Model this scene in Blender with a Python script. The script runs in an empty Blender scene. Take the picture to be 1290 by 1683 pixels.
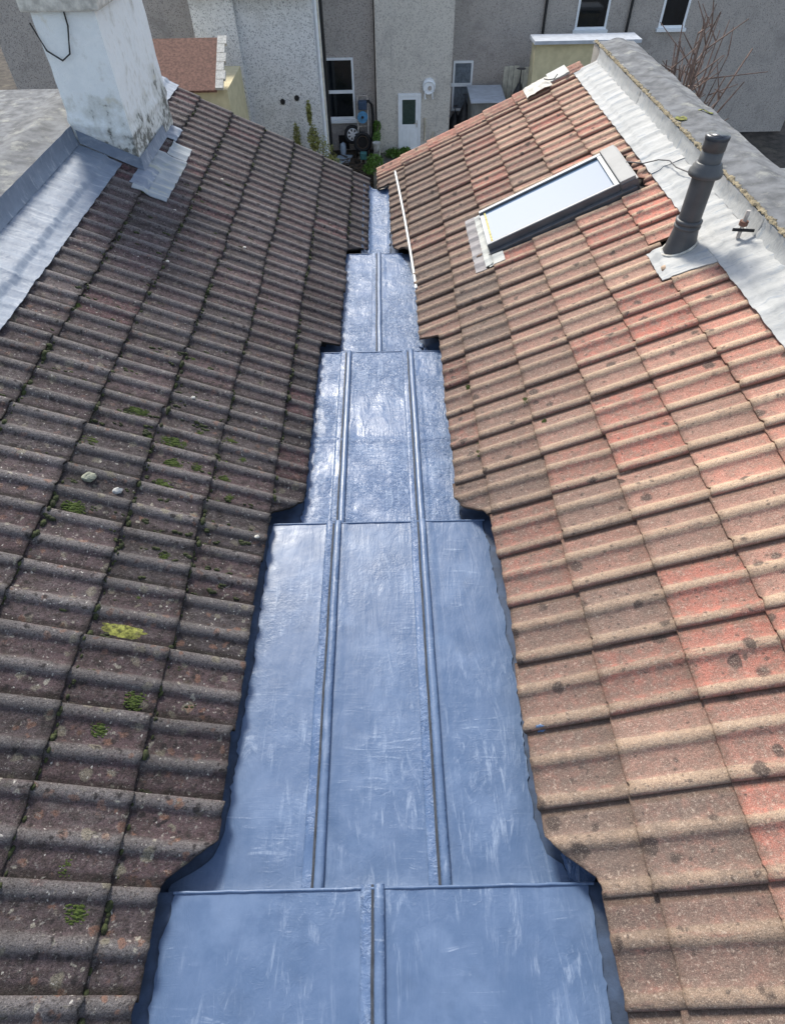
import bpy, bmesh, math, random
from mathutils import Vector, Matrix, noise as mnoise
random.seed(7)
R = math.radians
scene = bpy.context.scene
C = scene.collection

# ------------------------------------------------------------------ camera, sky, sun, exposure
Z0 = 9.06                                    # camera height above the yard; photo-fit frame has the camera at 0,0,0
F_PX, CX, CY = 997.3, 645.0, 850.0           # focal length and principal point in photo pixels (1290 x 1683)
PITCH, YAW, ROLL = R(-49.16), R(0.213), R(-1.084)
fw = Vector((math.sin(YAW)*math.cos(PITCH), math.cos(YAW)*math.cos(PITCH), math.sin(PITCH)))
rt = Vector((math.cos(YAW), -math.sin(YAW), 0)); up = rt.cross(fw)
r2 = rt*math.cos(ROLL) + up*math.sin(ROLL); u2 = up*math.cos(ROLL) - rt*math.sin(ROLL)
CAM = Vector((0, 0, Z0))
cam = bpy.data.cameras.new('camera'); camo = bpy.data.objects.new('camera', cam); C.objects.link(camo)
cam.sensor_fit = 'VERTICAL'; cam.sensor_height = 36.0; cam.sensor_width = 36.0
cam.lens = 36.0*F_PX/1683.0; cam.shift_y = (CY-841.5)/1683.0
cam.clip_start = 0.05; cam.clip_end = 1000
M = Matrix((r2, u2, -fw)).transposed().to_4x4(); M.translation = CAM
camo.matrix_world = M
scene.camera = camo

SUN_AZ, SUN_EL = R(-18), R(41)               # azimuth from +Y (view direction), negative = left
sundir = Vector((math.sin(SUN_AZ)*math.cos(SUN_EL), math.cos(SUN_AZ)*math.cos(SUN_EL), math.sin(SUN_EL)))
world = bpy.data.worlds.new('World'); scene.world = world; world.use_nodes = True
wn = world.node_tree; wn.nodes.clear()
sky = wn.nodes.new('ShaderNodeTexSky'); sky.sky_type = 'NISHITA'; sky.sun_disc = False
sky.sun_elevation = SUN_EL; sky.sun_rotation = SUN_AZ; sky.air_density = 1.0; sky.dust_density = 1.6; sky.ozone_density = 1.0
tcw = wn.nodes.new('ShaderNodeTexCoord'); nzw = wn.nodes.new('ShaderNodeTexNoise')
nzw.inputs['Scale'].default_value = 5.2; nzw.inputs['Detail'].default_value = 7; nzw.inputs['Roughness'].default_value = .58
rmp = wn.nodes.new('ShaderNodeValToRGB'); rmp.color_ramp.elements[0].position = .50; rmp.color_ramp.elements[1].position = .70
mixw = wn.nodes.new('ShaderNodeMix'); mixw.data_type = 'RGBA'
mixw.inputs['B'].default_value = (9.5, 9.9, 10.6, 1)
bgw = wn.nodes.new('ShaderNodeBackground'); bgw.inputs['Strength'].default_value = .14
ow = wn.nodes.new('ShaderNodeOutputWorld')
wn.links.new(tcw.outputs['Generated'], nzw.inputs['Vector']); wn.links.new(nzw.outputs['Fac'], rmp.inputs['Fac'])
wn.links.new(rmp.outputs['Color'], mixw.inputs['Factor']); wn.links.new(sky.outputs['Color'], mixw.inputs['A'])
wn.links.new(mixw.outputs['Result'], bgw.inputs['Color']); wn.links.new(bgw.outputs['Background'], ow.inputs['Surface'])
sl = bpy.data.lights.new('sun', 'SUN'); sl.energy = 3.5; sl.angle = R(12); sl.color = (1, .95, .86)
so = bpy.data.objects.new('sun', sl); C.objects.link(so); so.location = (0, 0, 30)
so.rotation_euler = sundir.to_track_quat('Z', 'Y').to_euler()
vs = scene.view_settings
vs.view_transform = 'Standard'; vs.look = 'None'; vs.gamma = 1.0; vs.use_curve_mapping = False; vs.exposure = 0.58
scene.render.engine = 'CYCLES'
scene.render.resolution_x, scene.render.resolution_y = 784, 1024

def ray(x, y): return fw + r2*((x-CX)/F_PX) - u2*((y-CY)/F_PX)
def at_y(x, y, Y): v = ray(x, y); return CAM + v*(Y/v.y)
def at_z(x, y, z): v = ray(x, y); return CAM + v*((z-Z0)/v.z)
def at_x(x, y, X): v = ray(x, y); return CAM + v*(X/v.x)

# ------------------------------------------------------------------ material helpers
class NT:
    def __init__(s, name):
        s.m = bpy.data.materials.new(name); s.m.use_nodes = True; s.t = s.m.node_tree; s.t.nodes.clear()
        s.out = s.n('ShaderNodeOutputMaterial'); s.b = s.n('ShaderNodeBsdfPrincipled')
        s.l(s.b.outputs[0], s.out.inputs['Surface'])
        s.tc = s.n('ShaderNodeTexCoord'); s.oi = s.n('ShaderNodeObjectInfo')
    def n(s, t, **k):
        nd = s.t.nodes.new(t)
        for a, v in k.items(): setattr(nd, a, v)
        return nd
    def l(s, a, b): s.t.links.new(a, b)
    def put(s, inp, v):
        if isinstance(v, (int, float)): inp.default_value = v
        elif isinstance(v, tuple): inp.default_value = v if len(v) != 3 or inp.type == 'VECTOR' else (*v, 1)
        else: s.l(v, inp)
    def math(s, op, a, b=0.0, c=None, clamp=False):
        nd = s.n('ShaderNodeMath', operation=op, use_clamp=clamp); s.put(nd.inputs[0], a); s.put(nd.inputs[1], b)
        if c is not None: s.put(nd.inputs[2], c)
        return nd.outputs[0]
    def vmath(s, op, a, b):
        nd = s.n('ShaderNodeVectorMath', operation=op); s.put(nd.inputs[0], a); s.put(nd.inputs[1], b); return nd.outputs[0]
    def mix(s, f, a, b, mode='MIX'):
        nd = s.n('ShaderNodeMix', data_type='RGBA', blend_type=mode); nd.clamp_factor = True
        s.put(nd.inputs['Factor'], f); s.put(nd.inputs['A'], a); s.put(nd.inputs['B'], b); return nd.outputs['Result']
    def ramp(s, v, lo, hi, a=0.0, b=1.0):
        nd = s.n('ShaderNodeMapRange', interpolation_type='SMOOTHSTEP'); s.put(nd.inputs['Value'], v)
        nd.inputs['From Min'].default_value = lo; nd.inputs['From Max'].default_value = hi
        nd.inputs['To Min'].default_value = a; nd.inputs['To Max'].default_value = b; return nd.outputs['Result']
    def noise(s, vec, scale, detail=4, rough=.55, dist=0.0):
        nd = s.n('ShaderNodeTexNoise'); s.put(nd.inputs['Vector'], vec); nd.inputs['Scale'].default_value = scale
        nd.inputs['Detail'].default_value = detail; nd.inputs['Roughness'].default_value = rough; nd.inputs['Distortion'].default_value = dist
        return nd.outputs['Fac']
    def voro(s, vec, scale, rnd=1.0, feature='F1'):
        nd = s.n('ShaderNodeTexVoronoi', feature=feature); s.put(nd.inputs['Vector'], vec); nd.inputs['Scale'].default_value = scale
        nd.inputs['Randomness'].default_value = rnd; return nd
    def stretch(s, vec, sc):
        nd = s.n('ShaderNodeMapping'); s.put(nd.inputs['Vector'], vec); nd.inputs['Scale'].default_value = sc; return nd.outputs[0]
    def objvec(s):                            # object coordinates shifted by the object's own random number
        m = s.math('MULTIPLY', s.oi.outputs['Random'], 61.0)
        cb = s.n('ShaderNodeCombineXYZ'); s.l(m, cb.inputs[0]); s.l(m, cb.inputs[1]); s.l(m, cb.inputs[2])
        return s.vmath('ADD', s.tc.outputs['Object'], cb.outputs[0])
    def attr(s, name):
        nd = s.n('ShaderNodeAttribute', attribute_name=name); return nd.outputs['Fac']
    def bump(s, h, dist, strength=1.0, prev=None):
        nd = s.n('ShaderNodeBump'); nd.inputs['Strength'].default_value = strength; nd.inputs['Distance'].default_value = dist
        s.l(h, nd.inputs['Height'])
        if prev is not None: s.l(prev, nd.inputs['Normal'])
        return nd.outputs[0]
    def fin(s, col, rough=.8, normal=None, metal=0.0, spec=None, coat=None):
        s.put(s.b.inputs['Base Color'], col); s.put(s.b.inputs['Roughness'], rough); s.put(s.b.inputs['Metallic'], metal)
        if spec is not None: s.put(s.b.inputs['Specular IOR Level'], spec)
        if coat is not None: s.b.inputs['Coat Weight'].default_value = coat[0]; s.b.inputs['Coat Roughness'].default_value = coat[1]
        if normal is not None: s.l(normal, s.b.inputs['Normal'])
        return s.m

def simple(name, col, rough=.8, var=.25, scale=8, bump=0.0, bscale=60, metal=0.0, dirt=None, spec=None):
    k = NT(name); v = k.objvec()
    n1 = k.noise(v, scale, 5); f = k.ramp(n1, .3, .7)
    dark = tuple(c*(1-var) for c in col); lite = tuple(min(1, c*(1+var*.6)) for c in col)
    c = k.mix(f, dark, lite)
    if dirt: c = k.mix(k.ramp(k.noise(v, scale*.6, 7, .7), .52, .72), c, dirt)
    nm = k.bump(k.noise(v, bscale, 4, .6), bump) if bump else None
    return k.fin(c, rough, nm, metal, spec)

MT = {}
def build_materials():
    # -- weathered orange concrete tiles; Object Info colour carries redness (r), grime (g), tone (b)
    k = NT('tile_orange'); v = k.objvec(); oc = k.n('ShaderNodeSeparateColor'); k.l(k.oi.outputs['Color'], oc.inputs[0])
    red, grime, tone = oc.outputs[0], oc.outputs[1], oc.outputs[2]
    rel = k.attr('relief')
    nA, nB, nF = k.noise(v, 7, 6, .65), k.noise(v, 22, 6, .7), k.noise(v, 260, 3, .7)
    streak = k.noise(k.stretch(v, (5, 30, 30)), 1.0, 6, .68)
    lng = k.noise(k.stretch(v, (4, 14, 14)), 1.0, 6, .7)
    base = k.mix(red, (.44, .262, .205), (.58, .195, .145))
    base = k.mix(k.ramp(nB, .35, .7), base, (.32, .195, .155))
    cream = k.mix(k.ramp(nA, .3, .7), (.60, .455, .325), (.53, .385, .27))
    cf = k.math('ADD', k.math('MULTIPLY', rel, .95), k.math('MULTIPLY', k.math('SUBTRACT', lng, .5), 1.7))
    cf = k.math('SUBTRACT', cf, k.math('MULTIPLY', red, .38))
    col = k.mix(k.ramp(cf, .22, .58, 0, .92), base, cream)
    col = k.mix(k.ramp(streak, .55, .72, 0, .62), col, (.52, .205, .155))
    blot = k.ramp(k.noise(v, 12, 7, .75), .52, .74, 0, .55)
    col = k.mix(blot, col, (.21, .165, .14))
    gr = k.math('MULTIPLY', grime, k.ramp(k.math('ADD', nB, k.math('MULTIPLY', k.math('SUBTRACT', 1.0, rel), .25)), .35, .8, .55, 1.0))
    col = k.mix(gr, col, (.165, .135, .118))
    wv = k.n('ShaderNodeTexNoise'); k.l(v, wv.inputs['Vector']); wv.inputs['Scale'].default_value = 30; wv.inputs['Detail'].default_value = 4
    vw = k.vmath('ADD', v, k.vmath('MULTIPLY', wv.outputs['Color'], (.035, .035, .035)))
    vo = k.voro(vw, 13.0); vd = k.math('ADD', vo.outputs['Distance'], k.math('MULTIPLY', k.math('SUBTRACT', nB, .5), .30))
    pick = k.n('ShaderNodeSeparateColor'); k.l(vo.outputs['Color'], pick.inputs[0])
    sp = k.math('MULTIPLY', k.ramp(k.math('SUBTRACT', vd, k.math('MULTIPLY', k.math('SUBTRACT', pick.outputs[0], .84), 1.6)), .06, .24, 1, 0), k.math('GREATER_THAN', pick.outputs[0], .69))
    vo2 = k.voro(vw, 44.0); p2 = k.n('ShaderNodeSeparateColor'); k.l(vo2.outputs['Color'], p2.inputs[0])
    sp2 = k.math('MULTIPLY', k.ramp(k.math('SUBTRACT', vo2.outputs['Distance'], k.math('MULTIPLY', k.math('SUBTRACT', p2.outputs[1], .8), .9)), .08, .26, 1, 0), k.math('GREATER_THAN', p2.outputs[1], .74))
    col = k.mix(k.math('MULTIPLY', k.math('MAXIMUM', sp, k.math('MULTIPLY', sp2, .8)), .85), col, (.062, .05, .047))
    col = k.mix(k.ramp(nF, .38, .66, .0, .50), col, (.07, .055, .05))
    col = k.mix(k.ramp(k.noise(v, 320, 2, .5), .56, .72, 0, .45), col, (.68, .56, .45))
    col = k.mix(1.0, col, k.mix(tone, (.62, .60, .60), (1.22, 1.18, 1.12)), 'MULTIPLY')
    nM = k.noise(v, 95, 4, .8); nN = k.noise(k.vmath('ADD', v, (7.3, 1.1, 4.2)), 70, 4, .8)
    col = k.mix(k.ramp(nM, .52, .68, 0, .50), col, (.085, .062, .052)); col = k.mix(k.ramp(nN, .54, .70, 0, .42), col, (.66, .55, .44))
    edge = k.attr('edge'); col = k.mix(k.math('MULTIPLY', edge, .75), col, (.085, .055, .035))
    nm = k.bump(k.math('ADD', k.math('MULTIPLY', nM, 1.0), k.math('MULTIPLY', nB, 1.1)), .0055)
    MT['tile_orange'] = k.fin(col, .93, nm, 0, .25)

    # -- dark, mossy, lichen-grown tiles
    k = NT('tile_dark'); v = k.objvec(); oc = k.n('ShaderNodeSeparateColor'); k.l(k.oi.outputs['Color'], oc.inputs[0])
    red, lich, tone = oc.outputs[0], oc.outputs[1], oc.outputs[2]
    rel = k.attr('relief')
    nA, nB, nF = k.noise(v, 8, 6, .65), k.noise(v, 26, 6, .72), k.noise(v, 240, 3, .7)
    base = k.mix(red, (.108, .092, .097), (.195, .096, .106))
    base = k.mix(k.ramp(nB, .38, .7), base, (.045, .036, .034))
    grey = k.mix(k.ramp(nA, .3, .7), (.255, .243, .240), (.170, .157, .160))
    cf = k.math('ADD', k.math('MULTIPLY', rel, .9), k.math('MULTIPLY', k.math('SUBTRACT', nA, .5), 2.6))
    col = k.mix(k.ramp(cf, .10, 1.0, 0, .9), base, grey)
    stn = k.ramp(k.noise(v, 14, 7, .75), .60, .72, 0, .8)
    col = k.mix(k.math('MULTIPLY', stn, lich), col, (.20, .105, .065))
    wv = k.n('ShaderNodeTexNoise'); k.l(v, wv.inputs['Vector']); wv.inputs['Scale'].default_value = 26; wv.inputs['Detail'].default_value = 4
    vw = k.vmath('ADD', v, k.vmath('MULTIPLY', wv.outputs['Color'], (.05, .05, .05)))
    def discs(scale, lo, hi, thr, colr, amt, base=.12):
        nonlocal col
        vo = k.voro(vw, scale); pc = k.n('ShaderNodeSeparateColor'); k.l(vo.outputs['Color'], pc.inputs[0])
        d = k.math('ADD', vo.outputs['Distance'], k.math('MULTIPLY', k.math('SUBTRACT', nB, .5), .35))
        d = k.math('SUBTRACT', d, k.math('MULTIPLY', k.math('SUBTRACT', pc.outputs[0], (1+thr)/2), .55))
        f = k.math('MULTIPLY', k.ramp(d, lo, hi, 1, 0), k.math('GREATER_THAN', pc.outputs[0], thr))
        col = k.mix(k.math('MULTIPLY', k.math('MULTIPLY', f, amt), k.math('ADD', lich, base)), col, colr)
    discs(15.0, .20, .34, .62, (.27, .25, .19), .75)
    discs(60.0, .14, .30, .80, (.40, .37, .33), .8)
    discs(52.0, .12, .26, .84, (.62, .60, .55), .9, .35)
    discs(27.0, .16, .30, .86, (.45, .43, .36), .7, .25)
    discs(21.0, .20, .38, .72, (.27, .145, .10), .65)
    vo = k.voro(vw, 31.0); pc = k.n('ShaderNodeSeparateColor'); k.l(vo.outputs['Color'], pc.inputs[0])
    dd = k.math('SUBTRACT', vo.outputs['Distance'], k.math('MULTIPLY', k.math('SUBTRACT', pc.outputs[2], .85), 1.1))
    col = k.mix(k.math('MULTIPLY', k.ramp(dd, .10, .34, .85, 0), k.math('GREATER_THAN', pc.outputs[2], .78)), col, (.022, .02, .022))
    col = k.mix(k.ramp(k.noise(k.stretch(v, (5, 16, 16)), 1.0, 7, .75), .54, .72, 0, .55), col, (.235, .215, .205))
    col = k.mix(k.ramp(k.noise(k.stretch(v, (9, 20, 20)), 1.0, 7, .75), .58, .72, 0, .6), col, (.16, .088, .085))
    col = k.mix(k.math('MULTIPLY', k.ramp(k.noise(v, 9, 7, .75), .57, .70, 0, .5), lich), col, (.085, .085, .045))
    col = k.mix(k.ramp(nF, .36, .68, 0, .6), col, (.028, .023, .022))
    col = k.mix(k.ramp(k.noise(v, 280, 2, .5), .64, .8, 0, .35), col, (.42, .38, .35))
    col = k.mix(1.0, col, k.mix(tone, (.60, .60, .60), (1.28, 1.25, 1.22)), 'MULTIPLY')
    nM = k.noise(v, 95, 4, .8); nN = k.noise(k.vmath('ADD', v, (7.3, 1.1, 4.2)), 64, 5, .82)
    col = k.mix(k.ramp(nM, .50, .66, 0, .75), col, (.020, .017, .016)); col = k.mix(k.ramp(nN, .55, .70, 0, .60), col, (.33, .315, .29))
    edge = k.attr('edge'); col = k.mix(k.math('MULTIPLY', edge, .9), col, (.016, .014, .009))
    nm = k.bump(k.math('ADD', k.math('MULTIPLY', nM, 1.0), k.math('MULTIPLY', nB, 1.2)), .007)
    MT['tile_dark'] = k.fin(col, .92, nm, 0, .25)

    # -- brushed blue liquid coating over lead
    def coating(name, cA, cB, wrinkle, white):
        k = NT(name); v = k.objvec()
        big = k.noise(v, 2.6, 4, .55); mid = k.noise(v, 9, 6, .62)
        s1 = k.noise(k.stretch(v, (13, 2.6, 9)), 1.0, 6, .66, 2.6)    # brush drags along the gutter
        s2 = k.noise(k.stretch(v, (90, 9, 20)), 1.0, 4, .6, .8)       # bristle marks
        s3 = k.noise(k.stretch(v, (4, 34, 9)), 1.0, 5, .6, 1.8)       # drags across
        wr = k.noise(v, 26, 4, .6, 2.2)
        zone = k.ramp(big, .40, .62); zone2 = k.ramp(k.noise(v, 3.7, 3, .5), .48, .62)
        h = k.math('ADD', k.math('MULTIPLY', s1, .8), k.math('MULTIPLY', s2, .08))
        h = k.math('ADD', h, k.math('MULTIPLY', k.math('MULTIPLY', s3, zone2), .45)); h = k.math('ADD', h, k.math('MULTIPLY', wr, k.math('ADD', k.math('MULTIPLY', zone, wrinkle), .12)))
        col = k.mix(k.ramp(mid, .3, .7), cA, cB)
        col = k.mix(k.ramp(k.noise(v, 5, 5, .6), .5, .75, 0, .45), col, tuple(c*.80 for c in cA))
        glint_drag = k.math('MULTIPLY', k.ramp(s1, .50, .66), zone)
        glint_drag = k.math('MAXIMUM', glint_drag, k.math('MULTIPLY', k.ramp(s3, .58, .68), zone2))
        glint_drag = k.math('MULTIPLY', glint_drag, k.ramp(s2, .38, .62, .25, 1))
        col = k.mix(k.math('MULTIPLY', glint_drag, white), col, (.40, .47, .58))  # pale drags put the wet glints into the colour
        glint_lick = k.math('MULTIPLY', k.ramp(wr, .60, .68), k.math('MULTIPLY', zone2, zone))
        col = k.mix(k.math('MULTIPLY', glint_lick, white if wrinkle > 1 else .15), col, (.50, .56, .66))  # smaller glints on the wrinkles, coloured in as well
        col = k.mix(k.ramp(k.noise(v, 4.2, 5, .62), .46, .70, 0, .40), col, (.16, .225, .345))
        nm = k.bump(h, .0034 if wrinkle < 1 else .0085, .8)
        rg = k.ramp(mid, .3, .7, .32, .46) if wrinkle < 1 else k.ramp(mid, .3, .7, .22, .36)
        return k.fin(col, rg, nm, 0, .32 if wrinkle < 1 else .24, (.05, .14))
    MT['coat'] = coating('blue_coating', (.075, .122, .215), (.090, .140, .240), .5, .40)
    MT['coat_wrinkled'] = coating('blue_coating_wrinkled', (.078, .128, .232), (.095, .148, .260), 1.5, .50)
    MT['lining_dark'] = simple('dark_lining', (.036, .060, .110), .75, .35, 14, .0015, 50)  # lining left visible past the ragged coating edge, darker than the coating
    MT['bare_lead'] = simple('bare_grey_lead', (.030, .036, .048), .75, .4, 20, .001, 80)

    # -- lead sheet
    def leadmat(name, a, b, streakc, rough):
        k = NT(name); v = k.objvec()
        s1 = k.noise(k.stretch(v, (4, 22, 10)), 1.0, 6, .65, .4); n1 = k.noise(v, 5, 6, .65)
        col = k.mix(k.ramp(n1, .3, .7), a, b); col = k.mix(k.ramp(s1, .52, .70, 0, .8), col, streakc)
        col = k.mix(k.ramp(k.noise(v, 9, 7, .7), .60, .74, 0, .6), col, tuple(c*.45 for c in a))
        nm = k.bump(k.math('ADD', s1, k.noise(v, 40, 4, .6)), .003)
        return k.fin(col, rough, nm, .0, .25)
    MT['lead_shade_blue'] = leadmat('lead_shaded_blue_grey', (.155, .190, .245), (.21, .25, .31), (.33, .365, .41), .55)  # left-side lead: shade and blue sky reflection put into the colour
    MT['lead_stained'] = leadmat('lead_stained', (.25, .285, .315), (.33, .36, .38), (.40, .41, .31), .6)
    MT['lead_white'] = leadmat('lead_white_patina', (.32, .325, .318), (.43, .43, .415), (.22, .255, .29), .65)
    MT['lead_purple'] = leadmat('lead_purple_grey', (.20, .185, .19), (.26, .245, .245), (.35, .33, .31), .6)
    MT['lead_pale'] = leadmat('lead_pale', (.36, .37, .35), (.44, .45, .42), (.27, .27, .25), .6)

    # -- rendered chimney: white paint with mildew that has its own shape
    k = NT('stained_white_render'); v = k.tc.outputs['Object']
    n1, n2, n3 = k.noise(v, 3.2, 7, .68), k.noise(v, 13, 7, .72), k.noise(v, 120, 3, .6)
    sep = k.n('ShaderNodeSeparateXYZ'); k.l(v, sep.inputs[0])
    low = k.ramp(sep.outputs[2], .12, .75, .36, .03)
    dm = k.math('ADD', k.math('ADD', n1, low), k.math('MULTIPLY', k.math('SUBTRACT', n2, .5), .9))
    col = k.mix(k.ramp(n2, .3, .7), (.80, .83, .82), (.88, .90, .88))
    col = k.mix(k.ramp(dm, .54, .80, 0, .6), col, (.52, .53, .48))
    col = k.mix(k.ramp(dm, .78, .98, 0, .9), col, (.10, .10, .08))
    col = k.mix(k.ramp(k.noise(v, 6, 4), .62, .75, 0, .5), col, (.62, .56, .38))
    MT['render_white'] = k.fin(col, .85, k.bump(k.math('ADD', n3, k.math('MULTIPLY', n2, 1.5)), .004))

    def pebble(name, a, b, c, stain):
        k = NT(name); v = k.tc.outputs['Object']
        vo = k.voro(v, 38.0); pc = k.n('ShaderNodeSeparateColor'); k.l(vo.outputs['Color'], pc.inputs[0])
        col = k.mix(pc.outputs[0], a, b); col = k.mix(k.math('GREATER_THAN', pc.outputs[1], .86), col, c)
        col = k.mix(k.ramp(k.noise(v, 1.1, 7, .7), .48, .72, 0, .75), col, stain)
        col = k.mix(k.ramp(k.noise(k.stretch(v, (5, 5, .5)), 1.0, 5, .6), .58, .75, 0, .6), col, stain)
        return k.fin(col, .95, k.bump(vo.outputs['Distance'], .008))
    MT['dash_light'] = pebble('light_pebbledash', (.60, .61, .61), (.78, .785, .78), (.34, .35, .36), (.47, .475, .47))
    MT['dash_grey'] = pebble('brown_grey_pebbledash', (.40, .365, .335), (.50, .455, .41), (.27, .245, .23), (.28, .255, .235))
    MT['dash_tan'] = pebble('tan_grey_pebbledash', (.58, .545, .485), (.68, .64, .57), (.42, .39, .35), (.40, .375, .345))
    MT['felt'] = simple('grey_mineral_felt', (.155, .16, .165), .95, .4, 9, .004, 140, dirt=(.29, .29, .26))
    MT['mortar'] = simple('crumbling_mortar', (.30, .25, .16), .95, .45, 30, .01, 90)
    MT['mortar_pale'] = simple('pale_mortar', (.60, .57, .50), .9, .3, 20, .006, 70)
    MT['upvc'] = simple('white_plastic', (.86, .89, .91), .35, .06, 4)
    MT['cream_plastic'] = simple('cream_plastic', (.78, .71, .56), .5, .2, 8)
    MT['glass_dark'] = simple('dark_window_glass', (.010, .013, .016), .06, .3, 2, spec=.6)
    MT['glass_green'] = simple('obscure_green_glass', (.035, .065, .055), .25, .35, 40, .003, 70)
    MT['rubber'] = simple('black_rubber', (.012, .012, .013), .7, .3, 10)
    MT['alloy'] = simple('silver_wheel_trim', (.62, .64, .66), .35, .1, 10, metal=.3)
    MT['grey_metal'] = simple('dark_grey_cladding', (.085, .089, .095), .42, .2, 12, .0008, 90)
    MT['cap_metal'] = simple('mid_grey_cladding', (.22, .222, .218), .6, .12, 7, .001, 60)
    MT['frame_pale'] = simple('pale_grey_trim', (.38, .395, .395), .55, .15, 8)
    MT['yellow_lichen'] = simple('yellow_lichen_bar', (.55, .47, .16), .9, .4, 40, .004, 90)
    MT['flue'] = simple('grey_flue_plastic', (.070, .073, .076), .48, .25, 7, .001, 70)
    MT['flue_cap'] = simple('flue_cap_plastic', (.03, .035, .045), .3, .2, 8)
    MT['wire'] = simple('grey_cable', (.14, .135, .13), .7, .3, 30)
    MT['wire_black'] = simple('black_cable', (.015, .015, .015), .6, .3, 30)
    MT['pole'] = simple('white_plastic_pipe', (.74, .75, .72), .4, .12, 9, dirt=(.5, .48, .40))
    MT['moss'] = simple('green_moss', (.105, .155, .024), .95, .7, 14, .01, 60, dirt=(.025, .03, .01))
    MT['moss_dark'] = simple('dark_moss', (.034, .043, .012), .95, .6, 40, .006, 120)
    MT['moss_bright'] = simple('bright_lichen', (.22, .225, .05), .95, .8, 45, .006, 120, dirt=(.10, .085, .05))
    MT['stone'] = simple('pale_stone', (.33, .34, .26), .95, .35, 25, .006, 60)
    MT['underlay'] = simple('dark_underlay', (.02, .018, .017), .95, .3, 10)
    MT['brick_wall'] = simple('house_render', (.36, .33, .29), .92, .25, 5, .004, 60)
    MT['soil'] = simple('dark_yard_soil', (.055, .045, .035), .98, .6, 2.5, .03, 9, dirt=(.10, .085, .06))
    MT['concrete'] = simple('yard_concrete', (.17, .16, .14), .95, .4, 3, .006, 30, dirt=(.07, .065, .05))
    MT['leaf'] = simple('leaf_green', (.095, .19, .025), .6, .5, 12)
    MT['leaf_yellow'] = simple('leaf_yellow_green', (.24, .25, .075), .7, .5, 12)
    MT['bark'] = simple('bark', (.12, .09, .065), .95, .4, 20, .006, 60)
    MT['twig'] = simple('bare_twig', (.20, .135, .105), .9, .4, 20)
    MT['blue_plastic'] = simple('blue_plastic', (.05, .22, .40), .45, .3, 12)
    MT['canister'] = simple('navy_canister', (.035, .07, .13), .5, .3, 12)
    MT['teal'] = simple('teal_paint', (.08, .25, .25), .6, .4, 20)
    MT['steel'] = simple('dull_steel', (.50, .45, .40), .6, .3, 20)
    MT['shed'] = simple('galvanised_shed', (.45, .48, .52), .5, .15, 4, .001, 40)
    MT['shed_side'] = simple('shed_wall', (.19, .19, .18), .6, .2, 4)
    MT['fence'] = simple('cream_fence', (.60, .58, .48), .85, .2, 6)
    MT['roof_brown'] = simple('brown_roof_tile', (.20, .10, .07), .9, .4, 15, .006, 40)
    MT['slate'] = simple('grey_slate', (.11, .115, .125), .7, .3, 8, .004, 40)
    MT['curtain'] = simple('blue_grey_curtain', (.17, .20, .23), .9, .3, 10)
    MT['cream_wall'] = simple('cream_wall_paint', (.60, .53, .33), .9, .12, 4, .003, 60)
    MT['sheet'] = simple('pale_blue_sheet', (.42, .50, .58), .6, .2, 8)
    MT['bag'] = simple('black_sack', (.012, .013, .016), .35, .4, 8, .03, 12)
    MT['pot'] = simple('grey_pot', (.40, .40, .38), .8, .3, 14)
    # roof-window glass: coated double glazing; reflected sky blue is also put into the base colour
    k = NT('coated_glass'); v = k.tc.outputs['Object']
    MT['sky_glass'] = k.fin((.10, .165, .25), .035, None, .0, 1.0)
    k.b.inputs['IOR'].default_value = 1.7; k.b.inputs['Coat Weight'].default_value = 1.0; k.b.inputs['Coat Roughness'].default_value = .02; k.b.inputs['Coat IOR'].default_value = 1.5
build_materials()

# ------------------------------------------------------------------ object helpers
def tag(o, label=None, cat=None, group=None, kind=None):
    if label: o['label'] = label
    if cat: o['category'] = cat
    if group: o['group'] = group
    if kind: o['kind'] = kind
    return o
def empty(name, loc, label, cat, group=None):
    o = bpy.data.objects.new(name, None); C.objects.link(o); o.location = loc; o.empty_display_size = .1
    return tag(o, label, cat, group)
def link(name, me, parent=None, mat=None):
    if mat is not None and not me.materials:
        me.materials.append(MT[mat] if isinstance(mat, str) else mat)
    o = bpy.data.objects.new(name, me); C.objects.link(o)
    if parent is not None: o.parent = parent
    return o

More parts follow.
